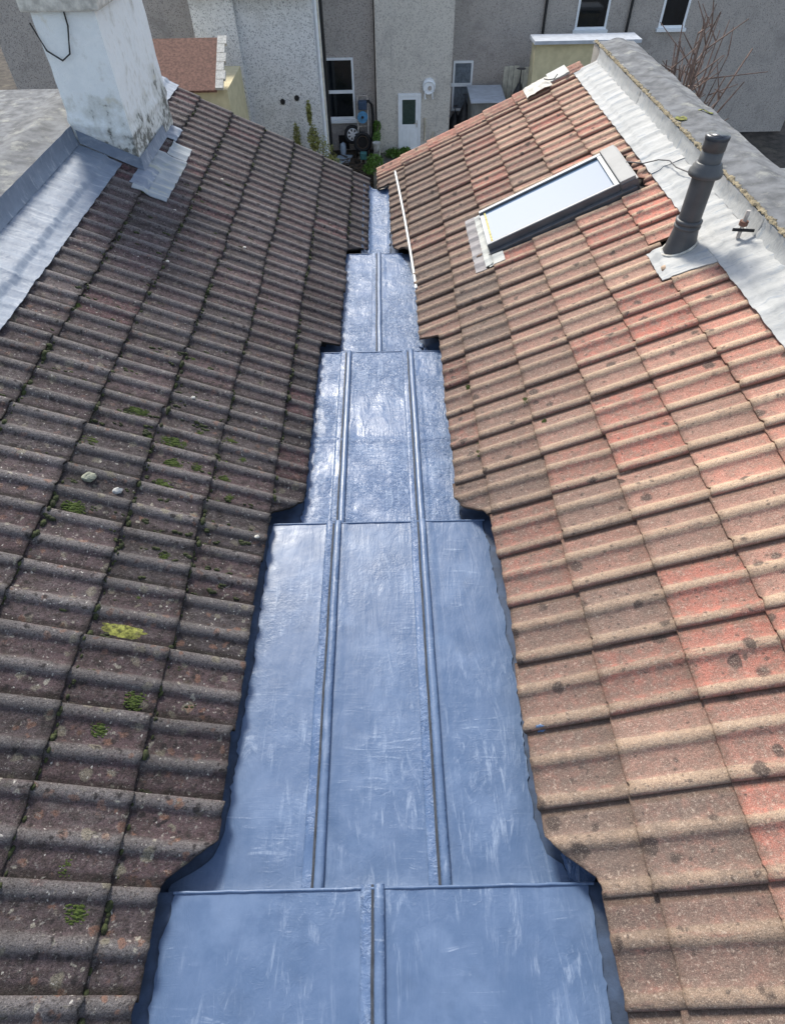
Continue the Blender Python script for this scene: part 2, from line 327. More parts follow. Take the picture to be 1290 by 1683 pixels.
class MB:
    """collects geometry in world coordinates; build() re-bases it on the parent"""
    def __init__(s): s.v = []; s.f = []; s.mi = []; s.sm = []
    def add(s, vs, fs, mi=0, smooth=False):
        b = len(s.v); s.v += [Vector(p) for p in vs]
        for f in fs: s.f.append([b+i for i in f]); s.mi.append(mi); s.sm.append(smooth)
        return s
    def box(s, lo, hi, mi=0):
        x0, y0, z0 = lo; x1, y1, z1 = hi
        return s.add([(x0,y0,z0),(x1,y0,z0),(x1,y1,z0),(x0,y1,z0),(x0,y0,z1),(x1,y0,z1),(x1,y1,z1),(x0,y1,z1)],
              [(0,3,2,1),(4,5,6,7),(0,1,5,4),(1,2,6,5),(2,3,7,6),(3,0,4,7)], mi)
    def obox(s, o, a, b, c, mi=0):            # oriented box: corner o, edge vectors a, b, c
        o, a, b, c = map(Vector, (o, a, b, c))
        P = [o, o+a, o+a+b, o+b, o+c, o+a+c, o+a+b+c, o+b+c]
        if a.cross(b).dot(c) < 0: a, b = b, a; P = [o, o+a, o+a+b, o+b, o+c, o+a+c, o+a+b+c, o+b+c]
        return s.add(P, [(0,3,2,1),(4,5,6,7),(0,1,5,4),(1,2,6,5),(2,3,7,6),(3,0,4,7)], mi)
    def tube(s, pts, r, seg=10, mi=0, caps=True):
        pts = [Vector(p) for p in pts]; rr = r if isinstance(r, (list, tuple)) else [r]*len(pts)
        rings = []; vs = []
        for i, p in enumerate(pts):
            d = (pts[min(i+1, len(pts)-1)] - pts[max(i-1, 0)]).normalized()
            a = d.cross(Vector((0, 0, 1))) if abs(d.z) < .95 else d.cross(Vector((0, 1, 0)))
            a.normalize(); b = a.cross(d).normalized()
            rings.append(len(vs))
            for j in range(seg):
                t = 2*math.pi*j/seg; vs.append(p + (a*math.cos(t) + b*math.sin(t))*rr[i])
        fs = []
        for i in range(len(pts)-1):
            for j in range(seg):
                fs.append((i*seg+j, i*seg+(j+1) % seg, (i+1)*seg+(j+1) % seg, (i+1)*seg+j))
        s.add(vs, fs, mi, True)
        if caps:
            n = len(pts)-1
            s.add([vs[j] for j in range(seg)], [tuple(range(seg))], mi)
            s.add([vs[n*seg+j] for j in range(seg)], [tuple(reversed(range(seg)))], mi)
        return s
    def grid(s, fn, nu, nv, mi=0, smooth=True):
        vs = [fn(i/nu, j/nv) for i in range(nu+1) for j in range(nv+1)]
        fs = [(i*(nv+1)+j, (i+1)*(nv+1)+j, (i+1)*(nv+1)+j+1, i*(nv+1)+j+1) for i in range(nu) for j in range(nv)]
        return s.add(vs, fs, mi, smooth)
    def mesh(s, name, origin=(0, 0, 0)):
        o = Vector(origin); me = bpy.data.meshes.new(name)
        me.from_pydata([tuple(p-o) for p in s.v], [], s.f)
        for p, a, b in zip(me.polygons, s.mi, s.sm): p.material_index = a; p.use_smooth = b
        me.update(); return me
    def build(s, name, mats, parent=None, bevel=0.0, origin=None, recalc=False):
        if origin is None:
            if parent is not None:
                org = Vector((0, 0, 0)); q = parent
                while q is not None: org = org + q.location; q = q.parent
            else:
                n = len(s.v); org = sum(s.v, Vector())/n; org.z = min(p.z for p in s.v)
        else: org = Vector(origin)
        me = s.mesh(name, org)
        for m in (mats if isinstance(mats, (list, tuple)) else [mats]): me.materials.append(MT[m])
        if bevel or recalc:
            bm = bmesh.new(); bm.from_mesh(me)
            if recalc: bmesh.ops.recalc_face_normals(bm, faces=bm.faces)
            if bevel:
                ed = [e for e in bm.edges if len(e.link_faces) == 2 and e.calc_face_angle(0) > .6]
                bmesh.ops.bevel(bm, geom=ed, offset=bevel, segments=2, affect='EDGES', profile=.6)
            bm.to_mesh(me); bm.free()
        o = link(name, me, parent)
        if parent is None: o.location = org
        return o
def nz(x, y, z=0.0, sc=1.0): return mnoise.noise(Vector((x*sc, y*sc, z*sc)))

# ------------------------------------------------------------------ the two roof slopes (frames from the photo fit)
TH = R(25.12); CT, ST = math.cos(TH), math.sin(TH)
T = .016                                     # tile thickness
class Slope:
    def __init__(s, side, x, z, y0, g):
        s.side = side; s.g = g; s.y0 = y0; s.o = Vector((x, 0, z+Z0))
        sg = -1 if side == 'L' else 1
        s.u = Vector((sg*CT, 0, ST)); s.n = Vector((-sg*ST, 0, CT)); s.vy = Vector((0, sg, 0)); s.sg = sg
    def P(s, u, y, w=0.0): return s.o + s.u*u + s.n*w + Vector((0, y, 0))
    def mat(s): return Matrix((s.u, s.vy, s.n)).transposed().to_4x4()
SL = Slope('L', -.679, -2.545, .422, .344)
SR = Slope('R', .546, -2.498, .361, .338)

PROF = [(-.005,-.004),(-.0045,.008),(-.001,.0145),(.008,.0190),(.020,.0215),(.033,.0195),(.045,.0130),(.054,.0050),(.062,.0010),
        (.078,0.0),(.112,0.0),(.132,.0010),(.140,.0045),(.149,.0130),(.160,.0200),(.172,.0225),(.184,.0205),(.196,.0135),(.205,.0050),(.213,.0010),(.232,0.0),(.256,0.0),(.266,-.0006),(.272,-.0030),(.300,-.0036),(.310,-.0036)]
def prof(v):
    for (a, ha), (b, hb) in zip(PROF, PROF[1:]):
        if a <= v <= b: return ha + (hb-ha)*(v-a)/(b-a)
    return 0.0
LT = .405                                    # tile length
def lift(du, g): return T*(1 - du/g) - 1.0*T  # height of a tile's underside along its length
def tile_top(S, u, y):
    i = math.floor(u/S.g); du = u - i*S.g
    v = ((y - S.y0)*S.sg) % .3
    return lift(du, S.g) + T + prof(v)

def tile_mesh(name, g, starts=None, heads=None, seed=0):
    """starts[c]: where column c begins (m up from the tail), None = column missing"""
    nc = len(PROF); cols = list(range(nc))
    st = starts or [0.0]*nc
    hd = heads or [LT]*nc
    vs, fs, sm, rel, edg = [], [], [], [], []
    def V(p, r, e): vs.append(p); rel.append(r); edg.append(e); return len(vs)-1
    runs, cur = [], []
    for c in cols:
        if st[c] is None or st[c] > hd[c]-.015:
            if len(cur) > 1: runs.append(cur)
            cur = []
        else: cur.append(c)
    if len(cur) > 1: runs.append(cur)
    rnd = random.Random(seed)
    chip = [abs(rnd.gauss(0, .0016)) for _ in cols]
    if rnd.random() < .6:
        c0 = rnd.choice((0, 5, 14, nc-1))
        for c in cols: chip[c] += .009*rnd.random()*math.exp(-((c-c0)/1.6)**2)
    for run in runs:
        top, bot = [], []
        for c in run:
            v, h = PROF[c]; r = max(0, min(1, h/.021)); s = st[c] + chip[c]; e_lat = 1.0 if c in (0, nc-1) else (.75 if c == nc-2 else (.45 if c == nc-3 else 0.0))
            dus = [s, s+.005, s+.03, (s+hd[c])*.5, hd[c]]
            ws = [-.004, 0, 0, 0, 0]
            es = [.8, .35, 0.0, 0.0, .3]
            top.append([V((d, v, lift(d, g)+T+h+w), r, max(e, e_lat)) for d, w, e in zip(dus, ws, es)])
        for a, b in zip(top, top[1:]):
            for q in range(4): fs.append((a[q], a[q+1], b[q+1], b[q])); sm.append(True)
        # tail face
        t1, t2 = [], []
        for c in run:
            v, h = PROF[c]; s = st[c] + chip[c]
            hb = h*.80
            t1.append(V((s, v, lift(s, g)+T+h-.004), 0, .9)); t2.append(V((s, v, lift(s, g)+hb), 0, 1))
        for a in range(len(run)-1): fs.append((t1[a], t1[a+1], t2[a+1], t2[a])); sm.append(False)
        # side faces
        for c, flip in ((run[0], False), (run[-1], True)):
            v, h = PROF[c]; s = st[c] + chip[c]
            q = [V((s, v, lift(s, g)+T+h-.004), 0, 1), V((hd[c], v, lift(hd[c], g)+T+h), 0, 1),
                 V((hd[c], v, lift(hd[c], g)+h), 0, 1), V((s, v, lift(s, g)+h), 0, 1)]
            fs.append(tuple(reversed(q)) if not flip else tuple(q)); sm.append(False)
        # underside of the tail zone
        t3 = [V((st[c]+chip[c]+.09, PROF[c][0], lift(st[c]+.09, g)+PROF[c][1]*.8), 0, 1) for c in run]
        t4 = [V(vs[i], 0, 1) for i in t2]
        for a in range(len(run)-1): fs.append((t4[a], t4[a+1], t3[a+1], t3[a])); sm.append(False)
    if not fs: return None
    me = bpy.data.meshes.new(name); me.from_pydata(vs, [], fs)
    for p, b in zip(me.polygons, sm): p.use_smooth = b
    a = me.attributes.new('relief', 'FLOAT', 'POINT'); a.data.foreach_set('value', rel)
    a = me.attributes.new('edge', 'FLOAT', 'POINT'); a.data.foreach_set('value', edg)
    me.update(); return me

def pw(tab):                                  # piecewise-linear lookup
    def f(x):
        if x <= tab[0][0]: return tab[0][1]
        for (a, fa), (b, fb) in zip(tab, tab[1:]):
            if x <= b: return fa + (fb-fa)*(x-a)/max(1e-6, b-a)
        return tab[-1][1]
    return f
# where the eaves tiles are cut back along the gutter, in courses
cutR = pw([(.40,.49),(.425,.45),(.50,.18),(.57,.0),(1.5,.03),(2.15,.0),(2.20,-.08),(2.28,-.42),(2.36,-.53),(3.93,-.50),(4.03,-.52),(4.05,-.97),(5.45,-.97),(5.56,-.98),(5.60,-1.12),(5.68,-1.40),(5.78,-1.56),(7.30,-1.58),(7.34,-2.02),(9,-2.02)])
cutL = pw([(.43,.53),(.455,.47),(.59,.02),(1.4,.03),(2.20,-.02),(2.26,-.06),(2.33,-.40),(2.40,-.56),(3.99,-.56),(4.06,-.57),(4.08,-1.0),(5.60,-.97),(5.68,-1.0),(5.73,-1.08),(5.80,-1.45),(5.88,-1.63),(9,-1.65)])
SKY_Y0, SKY_Y1, SKY_U0, SKY_U1 = 4.80, 5.43, .345, 1.50     # roof-window frame in right-slope coordinates
FLUE_U, FLUE_Y = 1.50, 3.83

def make_roof(S, house, cut, imax, n0, n1, matname, hole=None, colf=None, yend=9.0, label=None):
    # deck under the tiles
    u0, u1 = -1.66*S.g if S.side == 'L' else -1.6*S.g, 5.55*S.g
    ya, yb = -1.2, yend-.06
    mb = MB(); W = -.045; NY = 180; tp = []; bt = []
    for j in range(NY+1):
        y = ya + (yb-ya)*j/NY; uu = max(u0, max(cut(y-.05), cut(y), cut(y+.05))*S.g + .085)
        tp.append((S.P(uu, y, W), S.P(u1, y, W))); bt.append((S.P(uu, y, W-.03), S.P(u1, y, W-.03)))
    fl_ = [p for q in tp for p in q] + [p for q in bt for p in q]; B = 2*(NY+1)
    for j in range(NY):
        a, b, c, d = 2*j, 2*j+1, 2*j+3, 2*j+2
        mb.f += [[a, b, c, d], [B+d, B+c, B+b, B+a], [a, d, B+d, B+a], [b, B+b, B+c, c]]; mb.mi += [0]*4; mb.sm += [False]*4
    mb.f += [[0, B, B+1, 1], [2*NY, 2*NY+1, B+2*NY+1, B+2*NY]]; mb.mi += [0]*2; mb.sm += [False]*2; mb.v += fl_
    deck = mb.build('roof_slope', 'underlay', house)
    if label: deck['label'] = label
    rot = S.mat(); base = [tile_mesh('tile', S.g, seed=s) for s in range(5)]
    for b in base: b.materials.append(MT[matname])
    cnt = 0
    for i in range(-3, imax+1):
        for n in range(n0, n1+1):
            yorg = S.y0 + .3*n
            starts, heads, touched = [], [], False
            for v, h in PROF:
                y = yorg + S.sg*v; s = max(0.0, cut(y)*S.g - i*S.g)
                hd = LT
                if y > yend: s = None
                if s is not None and s > S.g*.985: s = None
                if s is not None and hole:
                    r = hole(i, y)
                    if r is None: s = None
                    else: s = max(s, r)
                if s is None or s > 0: touched = True
                starts.append(s)
            if all(s is None for s in starts): continue
            if touched:
                me = tile_mesh('cut_tile', S.g, starts, None, seed=i*100+n)
                if me is None: continue
                me.materials.append(MT[matname])
            else: me = base[random.randrange(5)]
            o = link('tile', me, deck)
            loc = S.P(i*S.g + random.gauss(0, .0050) - (.016 if random.random() < .035 else 0), yorg, random.gauss(0, .0018))
            m = rot @ Matrix.Rotation(random.gauss(0, .008), 4, 'Z') @ Matrix.Rotation(random.gauss(0, .006), 4, 'X') @ Matrix.Rotation(random.gauss(0, .003), 4, 'Y')
            m.translation = loc - house.location
            o.matrix_local = m
            o.color = colf(i, n, yorg, starts)
            cnt += 1
    return deck, cnt

houseL = empty('house', (-1.4, 3.2, 0), 'house under the dark moss-grown tile slope on the chimney side of the gutter', 'house')
houseR = empty('house', (1.3, 3.2, 0), 'house under the orange weathered tile slope that carries the roof window', 'house')
MB().box((-2.44, -1.5, 0), (-.075, 7.56, Z0-2.93)).build('wall', 'brick_wall', houseL)
MB().box((-.068, -1.5, 0), (2.24, 7.76, Z0-2.93)).build('wall', 'brick_wall', houseR)
mb = MB()   # gable infill below each slope at the far end
for (S, h) in ((SL, houseL), (SR, houseR)):
    mb = MB(); yb = 7.55 if S.side == 'L' else 7.75
    a, b = S.P(-1.6*S.g, yb, -.08), S.P(5.5*S.g, yb, -.08)
    lo = Z0-2.93; q = [a, b, Vector((b.x, yb, lo)), Vector((a.x, yb, lo))]; d = Vector((0, .18, 0))
    q2 = [p-d for p in q]
    mb.add(q+q2, [(0,1,2,3),(7,6,5,4),(0,4,5,1),(1,5,6,2),(2,6,7,3),(3,7,4,0)]); mb.build('gable_wall', 'brick_wall', h, recalc=True)

def colL(i, n, y, st):
    r = random.random()
    red = .75 if (r < .10) else (.35*random.random())
    lich = max(0.05, min(1, .95 - y*.16 + random.gauss(0, .12)))
    tone = min(1, max(0, .48 + .05*(i-1) + random.gauss(0, .13) - (.22 if i <= -1 else 0)))
    return (red, lich, tone, 1)
def colR(i, n, y, st):
    r = random.random()
    red = 1.0 if r < .24 else (.65*random.random()**1.4)
    grime = max(0, min(.92, .66 - .17*i + max(0, .16*(1.8-y)) + random.gauss(0, .08) - (.12 if y > 7.3 else 0)))
    if i == 0 and n == 13: grime = .95; red = 0
    if y > 7.45: red = .45; grime *= .35
    tone = min(1, max(0, .55 + .11*i + random.gauss(0, .12)))
    return (red, grime, tone, 1)
def holeR(i, y):
    if SKY_Y0-.06 < y < SKY_Y1+.03:
        if 1 <= i <= 3: return None
        if i == 4: return .62*SR.g + .02*math.sin(y*40)
    if abs(y-FLUE_Y-.02) < .15 and i == 4: return .80*SR.g
    return 0.0
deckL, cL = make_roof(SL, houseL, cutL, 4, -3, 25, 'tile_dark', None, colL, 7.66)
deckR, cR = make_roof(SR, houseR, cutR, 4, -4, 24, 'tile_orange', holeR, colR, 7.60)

# narrow verge tiles finishing the far edge of the orange slope
VPROF = [(0,-.01),(0,.012),(.012,.022),(.026,.027),(.042,.022),(.055,.010),(.068,.006),(.082,.010),(.096,.022),(.110,.027),(.124,.022),(.138,.010),(.152,.004),(.175,.006),(.200,.020),(.222,.028),(.245,.024),(.262,.010),(.272,-.004),(.276,-.06)]
for i in range(-2, 5):
    mb = MB(); g = SR.g; s0 = i*g - .02
    if i == -2: s0 = -1.98*g
    def fn(a, b, s0=s0, g=g):
        k = min(len(VPROF)-1, int(round(b*(len(VPROF)-1)))); v, h = VPROF[k]
        du = a*LT
        return SR.P(s0+du, 7.60+v, lift(du, g)+T+h+.012)
    mb.grid(fn, 3, len(VPROF)-1)
    k = len(VPROF)
    t1 = [SR.P(s0, 7.60+v, lift(0, g)+T+h+.012) for v, h in VPROF]; t2 = [SR.P(s0, 7.60+v, lift(0, g)+h*.8-.004) for v, h in VPROF]
    mb.add(t1+t2, [(q, q+1, k+q+1, k+q) for q in range(k-1)])
    o = mb.build('verge_tile', 'tile_orange', deckR, origin=(houseR.location + Vector((0, 0, 0))), recalc=False)
    o.color = (.35+.3*random.random(), .12*random.random(), .75+.2*random.random(), 1)
    me = o.data; a = me.attributes.new('relief', 'FLOAT', 'POINT')
    a.data.foreach_set('value', [.5]*len(me.vertices)); e = me.attributes.new('edge', 'FLOAT', 'POINT')

# ------------------------------------------------------------------ the valley gutter
FLOOR = [-2.535, -2.605, -2.672, -2.732, -2.812]            # sole of each step, near to far (fit frame)
YS = [-1.2, .424, 2.216, 3.972, 5.674, 7.40]
gut = empty('valley_gutter', (-.06, 3.2, Z0-2.9), 'stepped valley gutter lined with brushed blue liquid coating between the two tile slopes', 'gutter')
def edgeL(y): return SL.o.x - cutL(y)*SL.g*CT
def edgeR(y): return SR.o.x + cutR(y)*SR.g*CT
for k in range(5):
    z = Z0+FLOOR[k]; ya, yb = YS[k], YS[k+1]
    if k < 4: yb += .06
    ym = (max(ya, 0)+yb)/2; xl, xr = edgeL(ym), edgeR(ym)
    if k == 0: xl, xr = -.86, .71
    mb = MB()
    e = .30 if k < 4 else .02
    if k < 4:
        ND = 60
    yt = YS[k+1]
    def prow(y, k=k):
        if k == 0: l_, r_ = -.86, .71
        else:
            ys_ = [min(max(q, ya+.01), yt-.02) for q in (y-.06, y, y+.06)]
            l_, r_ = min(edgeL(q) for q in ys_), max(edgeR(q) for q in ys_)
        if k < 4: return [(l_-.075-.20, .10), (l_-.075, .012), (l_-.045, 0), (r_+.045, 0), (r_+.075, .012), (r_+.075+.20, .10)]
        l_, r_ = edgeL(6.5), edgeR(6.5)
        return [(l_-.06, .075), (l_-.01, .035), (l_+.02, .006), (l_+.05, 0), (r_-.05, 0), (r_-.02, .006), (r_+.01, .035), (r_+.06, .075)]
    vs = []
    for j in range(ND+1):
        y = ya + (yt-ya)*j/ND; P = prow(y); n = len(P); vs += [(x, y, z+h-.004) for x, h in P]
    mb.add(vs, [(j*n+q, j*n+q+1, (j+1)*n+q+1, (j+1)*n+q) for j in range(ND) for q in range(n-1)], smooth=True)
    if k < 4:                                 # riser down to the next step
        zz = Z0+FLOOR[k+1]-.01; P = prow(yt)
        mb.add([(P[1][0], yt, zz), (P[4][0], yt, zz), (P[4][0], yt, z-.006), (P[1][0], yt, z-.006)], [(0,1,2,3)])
    mb.build('lining', 'lining_dark', gut)

# light top coat: ragged-edged sheets between the rolls
def px_edge(tab, zfit):                      # photo pixels of the coat's edge -> x as a function of y on that sole
    pts = sorted((p.y, p.x) for p in (at_z(x, y, Z0+zfit) for x, y in tab)); return pw(pts)
coatL = [px_edge([(248,1683),(262,1565),(283,1500),(291,1468),(297,1459)], FLOOR[0]),
         px_edge([(284,1456),(296,1449),(316,1437),(348,1412),(362,1394),(370,1372),(384,1295),(396,1205),(410,1130),(424,1050),(435,950),(446,880),(452,862)], FLOOR[1]),
         px_edge([(496,850),(503,815),(507,760),(514,700),(521,640),(527,592),(530,582)], FLOOR[2]),
         px_edge([(561,574),(564,500),(567,420)], FLOOR[3]),
         px_edge([(606,416),(606,360),(607,312)], FLOOR[4])]
coatR = [px_edge([(1010,1683),(988,1565),(981,1510),(972,1462)], FLOOR[0]),
         px_edge([(976,1456),(955,1450),(936,1436),(930,1420),(902,1402),(889,1370),(872,1300),(861,1210),(853,1127),(838,1060),(827,995),(815,949),(804,895),(796,862)], FLOOR[1]),
         px_edge([(757,850),(752,820),(745,760),(739,700),(735,640),(731,580)], FLOOR[2]),
         px_edge([(692,574),(686,500),(682,460),(668,432),(660,420)], FLOOR[3]),
         px_edge([(641,416),(641,360),(639,312)], FLOOR[4])]
ROLLS = [[-.075], [-.302, .170], [-.292, .172], [-.064], []]
for k in range(5):
    z = Z0+FLOOR[k]; ya, yb = max(YS[k], -.9), YS[k+1]
    xs = ROLLS[k]; nb = len(xs)+1
    for b in range(nb):
        L = (lambda y, k=k: coatL[k](y)) if b == 0 else (lambda y, x=xs[b-1]: x+.012)
        Rr = (lambda y, k=k: coatR[k](y)) if b == nb-1 else (lambda y, x=xs[b]: x-.012)
        nv = max(8, int((yb-ya)/.018)); nu = 26
        amp = .0022 if k in (2, 3) else .0011
        def fn(a, t, L=L, Rr=Rr, k=k, b=b, nb=nb, ya=ya, yb=yb, z=z, amp=amp):
            y = ya + (yb-ya)*t
            l, r = L(y), Rr(y)
            if b == 0: l += .014*nz(y*16, k*7.3) + .011*nz(y*48, k*3.1) - (.004 if k < 2 else 0)
            if b == nb-1: r += .013*nz(y*12, k*5.3+9) + .010*nz(y*42, k*2.1+4) - (.008 if k < 2 else 0)
            x = l + (r-l)*a
            h = amp*(nz(x*13, y*5, k) + .7*nz(x*30, y*26, k+3)) + amp
            if k == 2: h += .004*math.exp(-((y-2.98+.03*nz(x*4, 1))/.012)**2) - .003*math.exp(-((y-2.94)/.015)**2)
            if k == 4:
                d = min(abs(x-coatL[4](y)), abs(x-coatR[4](y))); h += .028*math.exp(-(d/.022)**1.6)
                if y > 7.30: h += .02*((y-7.30)/.1)**2*(1-min(1, d/.1)*.9)
            else:
                d = min(x-l, r-x)
                if xs and min(abs(x-q) for q in xs) < .06: h += .003
            if k and y < ya+.05: h += .004*math.exp(-((y-ya)/.02)**2)
            return (x, y, z + .0015 + max(0, h))
        mb = MB(); mb.grid(fn, nu, nv)
        o = mb.build('coated_panel', 'coat_wrinkled' if (k in (2, 3, 4)) else 'coat', gut, recalc=False)
    # standing rolls with a splash lap on the left and a bare lead strip at the foot
    for x in xs:
        y1 = yb + .008; y0 = ya - (.0 if k == 0 else .012)
        PR = [(-.062,.001,2),(-.060,.0055,2),(-.045,.0062,2),(-.030,.0066,2),(-.0255,.0064,1),(-.0145,.0055,1),(-.0140,.016,2),(-.0105,.0225,0),(-.003,.0255,0),(.007,.0265,0),(.016,.0245,2),(.0215,.018,0),(.0235,.010,0),(.0190,.002,0)]
        nv = max(6, int((y1-y0)/.05)); mb = MB(); vs = []; npf = len(PR)
        for j in range(nv+1):
            y = y0+(y1-y0)*j/nv; wob = .0022*nz(y*3, x*9, k) + .001*nz(y*14, x)
            sc = 1.0
            for (px_, pz, m_) in PR:
                e = .0015*nz(y*22, px_*60, x) if px_ < -.028 else (.0028*nz(y*9, x*5, k) if px_ < -.02 else .0007*nz(y*30, px_*90))
                hh = pz
                if j == nv and px_ > -.03: hh = pz*.55
                vs.append((x+px_+wob+e*.6, y, z+.003+hh+e))
        for q in range(npf-1):
            mb.add([], [])
        fs = [(j*npf+q, j*npf+q+1, (j+1)*npf+q+1, (j+1)*npf+q) for j in range(nv) for q in range(npf-1)]
        b0 = len(mb.v); mb.v += [Vector(p) for p in vs]
        for j in range(nv):
            for q in range(npf-1):
                mb.f.append([b0+j*npf+q, b0+j*npf+q+1, b0+(j+1)*npf+q+1, b0+(j+1)*npf+q]); mb.mi.append(1 if PR[q][2] == 1 and PR[q+1][2] != 2 else (2 if PR[q][2] == 2 else 0)); mb.sm.append(True)
        mb.add([vs[q] for q in range(5, npf)], [tuple(range(npf-5))]); mb.add([vs[nv*npf+q] for q in range(5, npf)], [tuple(reversed(range(npf-5)))])
        mb.build('roll', ['coat', 'bare_lead', 'coat_wrinkled'], gut)
    # welted drip edge where each step falls away
    if k < 4:
        yy = YS[k+1]; l = coatL[k](yy-.01)-.01; r = coatR[k](yy-.01)+.01
        if k == 1: l, r = coatL[1](yy-.05), coatR[1](yy-.05)
        pts = [(l+(r-l)*t/30, yy-.004+.0025*nz(t*.9, k), z+.0035+.0012*nz(t*.7, k+5)) for t in range(31)]
        MB().tube(pts, [.0055+.0012*nz(t*.8, k*2) for t in range(31)], 8).build('drip_edge', 'coat', gut)
# brushed corner patches of coating where the tiles are cut away
for pts in ([(925,1400),(944,1412),(962,1425),(979,1440),(976,1454),(948,1455),(938,1440)],):
    mb = MB(); W_ = [at_z(x, y, Z0+FLOOR[1]+.055) for x, y in pts]; c = sum(W_, Vector())/len(W_)
    ring = []
    for a, b in zip(W_, W_[1:]+W_[:1]):
        for t in range(4): p = a.lerp(b, t/4); ring.append(p + Vector((.004*nz(p.x*60, p.y*60), .004*nz(p.y*70, p.x*50), 0)))
    n = len(ring); mb.add(ring+[c], [(i, (i+1) % n, n) for i in range(n)], smooth=True)
    low = [p - Vector((0, 0, .045)) for p in ring]; mb.add(ring+low, [(i, n+i, n+(i+1) % n, (i+1) % n) for i in range(n)])
    mb.build('corner_patch', 'coat_wrinkled', gut, recalc=True)
# blobs of coating at the far drip
for (x, y, r) in ((693,566,.022),(699,572,.016),(585,0,0)):
    if r == 0: continue
    p = at_z(x, y, Z0+FLOOR[3]+.02); mb = MB()
    mb.grid(lambda a, b, p=p, r=r: p + Vector((math.cos(a*6.283)*math.sin(b*1.57)*r*(1+.4*nz(a*6, b*4, r*99)), math.sin(a*6.283)*math.sin(b*1.57)*r*1.6, math.cos(b*1.57)*r*.5-.012)), 14, 6)
    mb.build('coating_blob', 'coat_wrinkled', gut)

# ------------------------------------------------------------------ dressed lead sheets
def dressed(S, u0, u1, y0, y1, name, mat, parent, follow=.8, raise_=.006, edge=.004, seed=0, thick=.003, skew=0.0):
    nu, nv = max(4, int(abs(u1-u0)/.02)), max(8, int((y1-y0)/.02)); mb = MB()
    def fn(a, b):
        y = y0+(y1-y0)*b; u = u0+(u1-u0)*a
        u += edge*(nz(y*11, seed) + .6*nz(y*40, seed+5))*(1-a); y += edge*nz(u*14, seed+2)*(1 if b > .5 else -1) + skew*(u-u0)
        sm = sum(tile_top(S, u+d, y+e) for d in (-.02, .02, .05) for e in (-.012, 0, .012))/9
        top = max(sm, tile_top(S, u, y))
        hi = max(tile_top(S, u, y+e) for e in (-.09, -.06, -.03, 0, .03, .06, .09))
        w = raise_ + follow*top + (1-follow)*hi + .003*nz(u*9, y*14, seed) + .0015*nz(u*30, y*34, seed)
        w = max(w, tile_top(S, u, y)+.003)
        return S.P(u, y, w)
    mb.grid(fn, nu, nv)
    rim = [fn(0, j/nv) for j in range(nv+1)]; rim2 = [p-S.n*.006 for p in rim]
    mb.add(rim+rim2, [(j, j+1, nv+2+j, nv+1+j) for j in range(nv)])
    for b in (0.0, 1.0):
        e1 = [fn(i/nu, b) for i in range(nu+1)]; e2 = [p-S.n*.006 for p in e1]
        mb.add(e1+e2, [(j, j+1, nu+2+j, nu+1+j) for j in range(nu)])
    return mb.build(name, mat, parent)

# ------------------------------------------------------------------ right parapet: flashing pieces, upstand, mortar fillet, felt coping
XR = 2.238; zf = SR.P((XR-SR.o.x)/CT, 0, .03).z; zt = Z0-1.585
par = empty('parapet_wall', (2.44, 3.5, 0), 'low parapet wall with grey felt top and white lead flashing above the orange tiles', 'wall')
MB().box((XR+.004, -1.5, 0), (2.64, 7.9, zt-.01)).build('wall', 'brick_wall', par)
def cop(a, b):
    y = -1.5 + 9.45*b; x = XR-.004 + a*.43
    ridge = .030*math.exp(-((a-.62)/.22)**2)
    return (x, y, zt-.005 + ridge + .010*nz(x*9, y*4) + .006*nz(x*30, y*22))
mb = MB(); mb.grid(cop, 16, 150)
rim = [cop(1, j/150) for j in range(151)]; rim2 = [(p[0]+.004, p[1], p[2]-.09) for p in rim]
mb.add(rim+rim2, [(j, 152+j, 151+j) if False else (j, 151+j, 152+j, j+1) for j in range(150)])
mb.build('coping', 'felt', par, recalc=True)
ufoot = (XR-SR.o.x)/CT
LAPS = [-.8, 1.12, 2.39, 3.66, 4.93, 6.20, 7.62]
for j, (a, b) in enumerate(zip(LAPS, LAPS[1:])):
    u0 = 4.80*SR.g
    dressed(SR, u0, ufoot+.004, a-.05, b, 'flashing_sheet', 'lead_white', par, .38, .007 if j % 2 else .011, .006, j*3.3)
    mb = MB()
    def up_(s, t, a=a, b=b, j=j):
        y = a-.035 + (b-a+.03)*t
        x = XR - .004 - .018*(1-s)**3 - .003*(j % 2) + .004*nz(y*5, s*3, j) ; zz = zf-.004 + (zt+.014-zf)*s + .004*nz(y*7, j)
        return (x, y, zz)
    mb.grid(up_, 8, 60); mb.build('upstand_sheet', 'lead_white', par)
mb = MB()
def fillet(a, b):
    y = -1.0 + 8.9*b; t = a*math.pi
    r = .014*(1 + 1.1*nz(y*13, 3) + .9*nz(y*41, a*4) + .7*nz(y*110, a*9)); r = max(.001, r)
    return (XR+.012 - math.cos(t)*r*1.15 + .006*nz(y*9, 1), y, zt+.012 + math.sin(t)*r*.8)
mb.grid(fillet, 6, 1100)
mb.build('mortar_fillet', 'mortar', par)

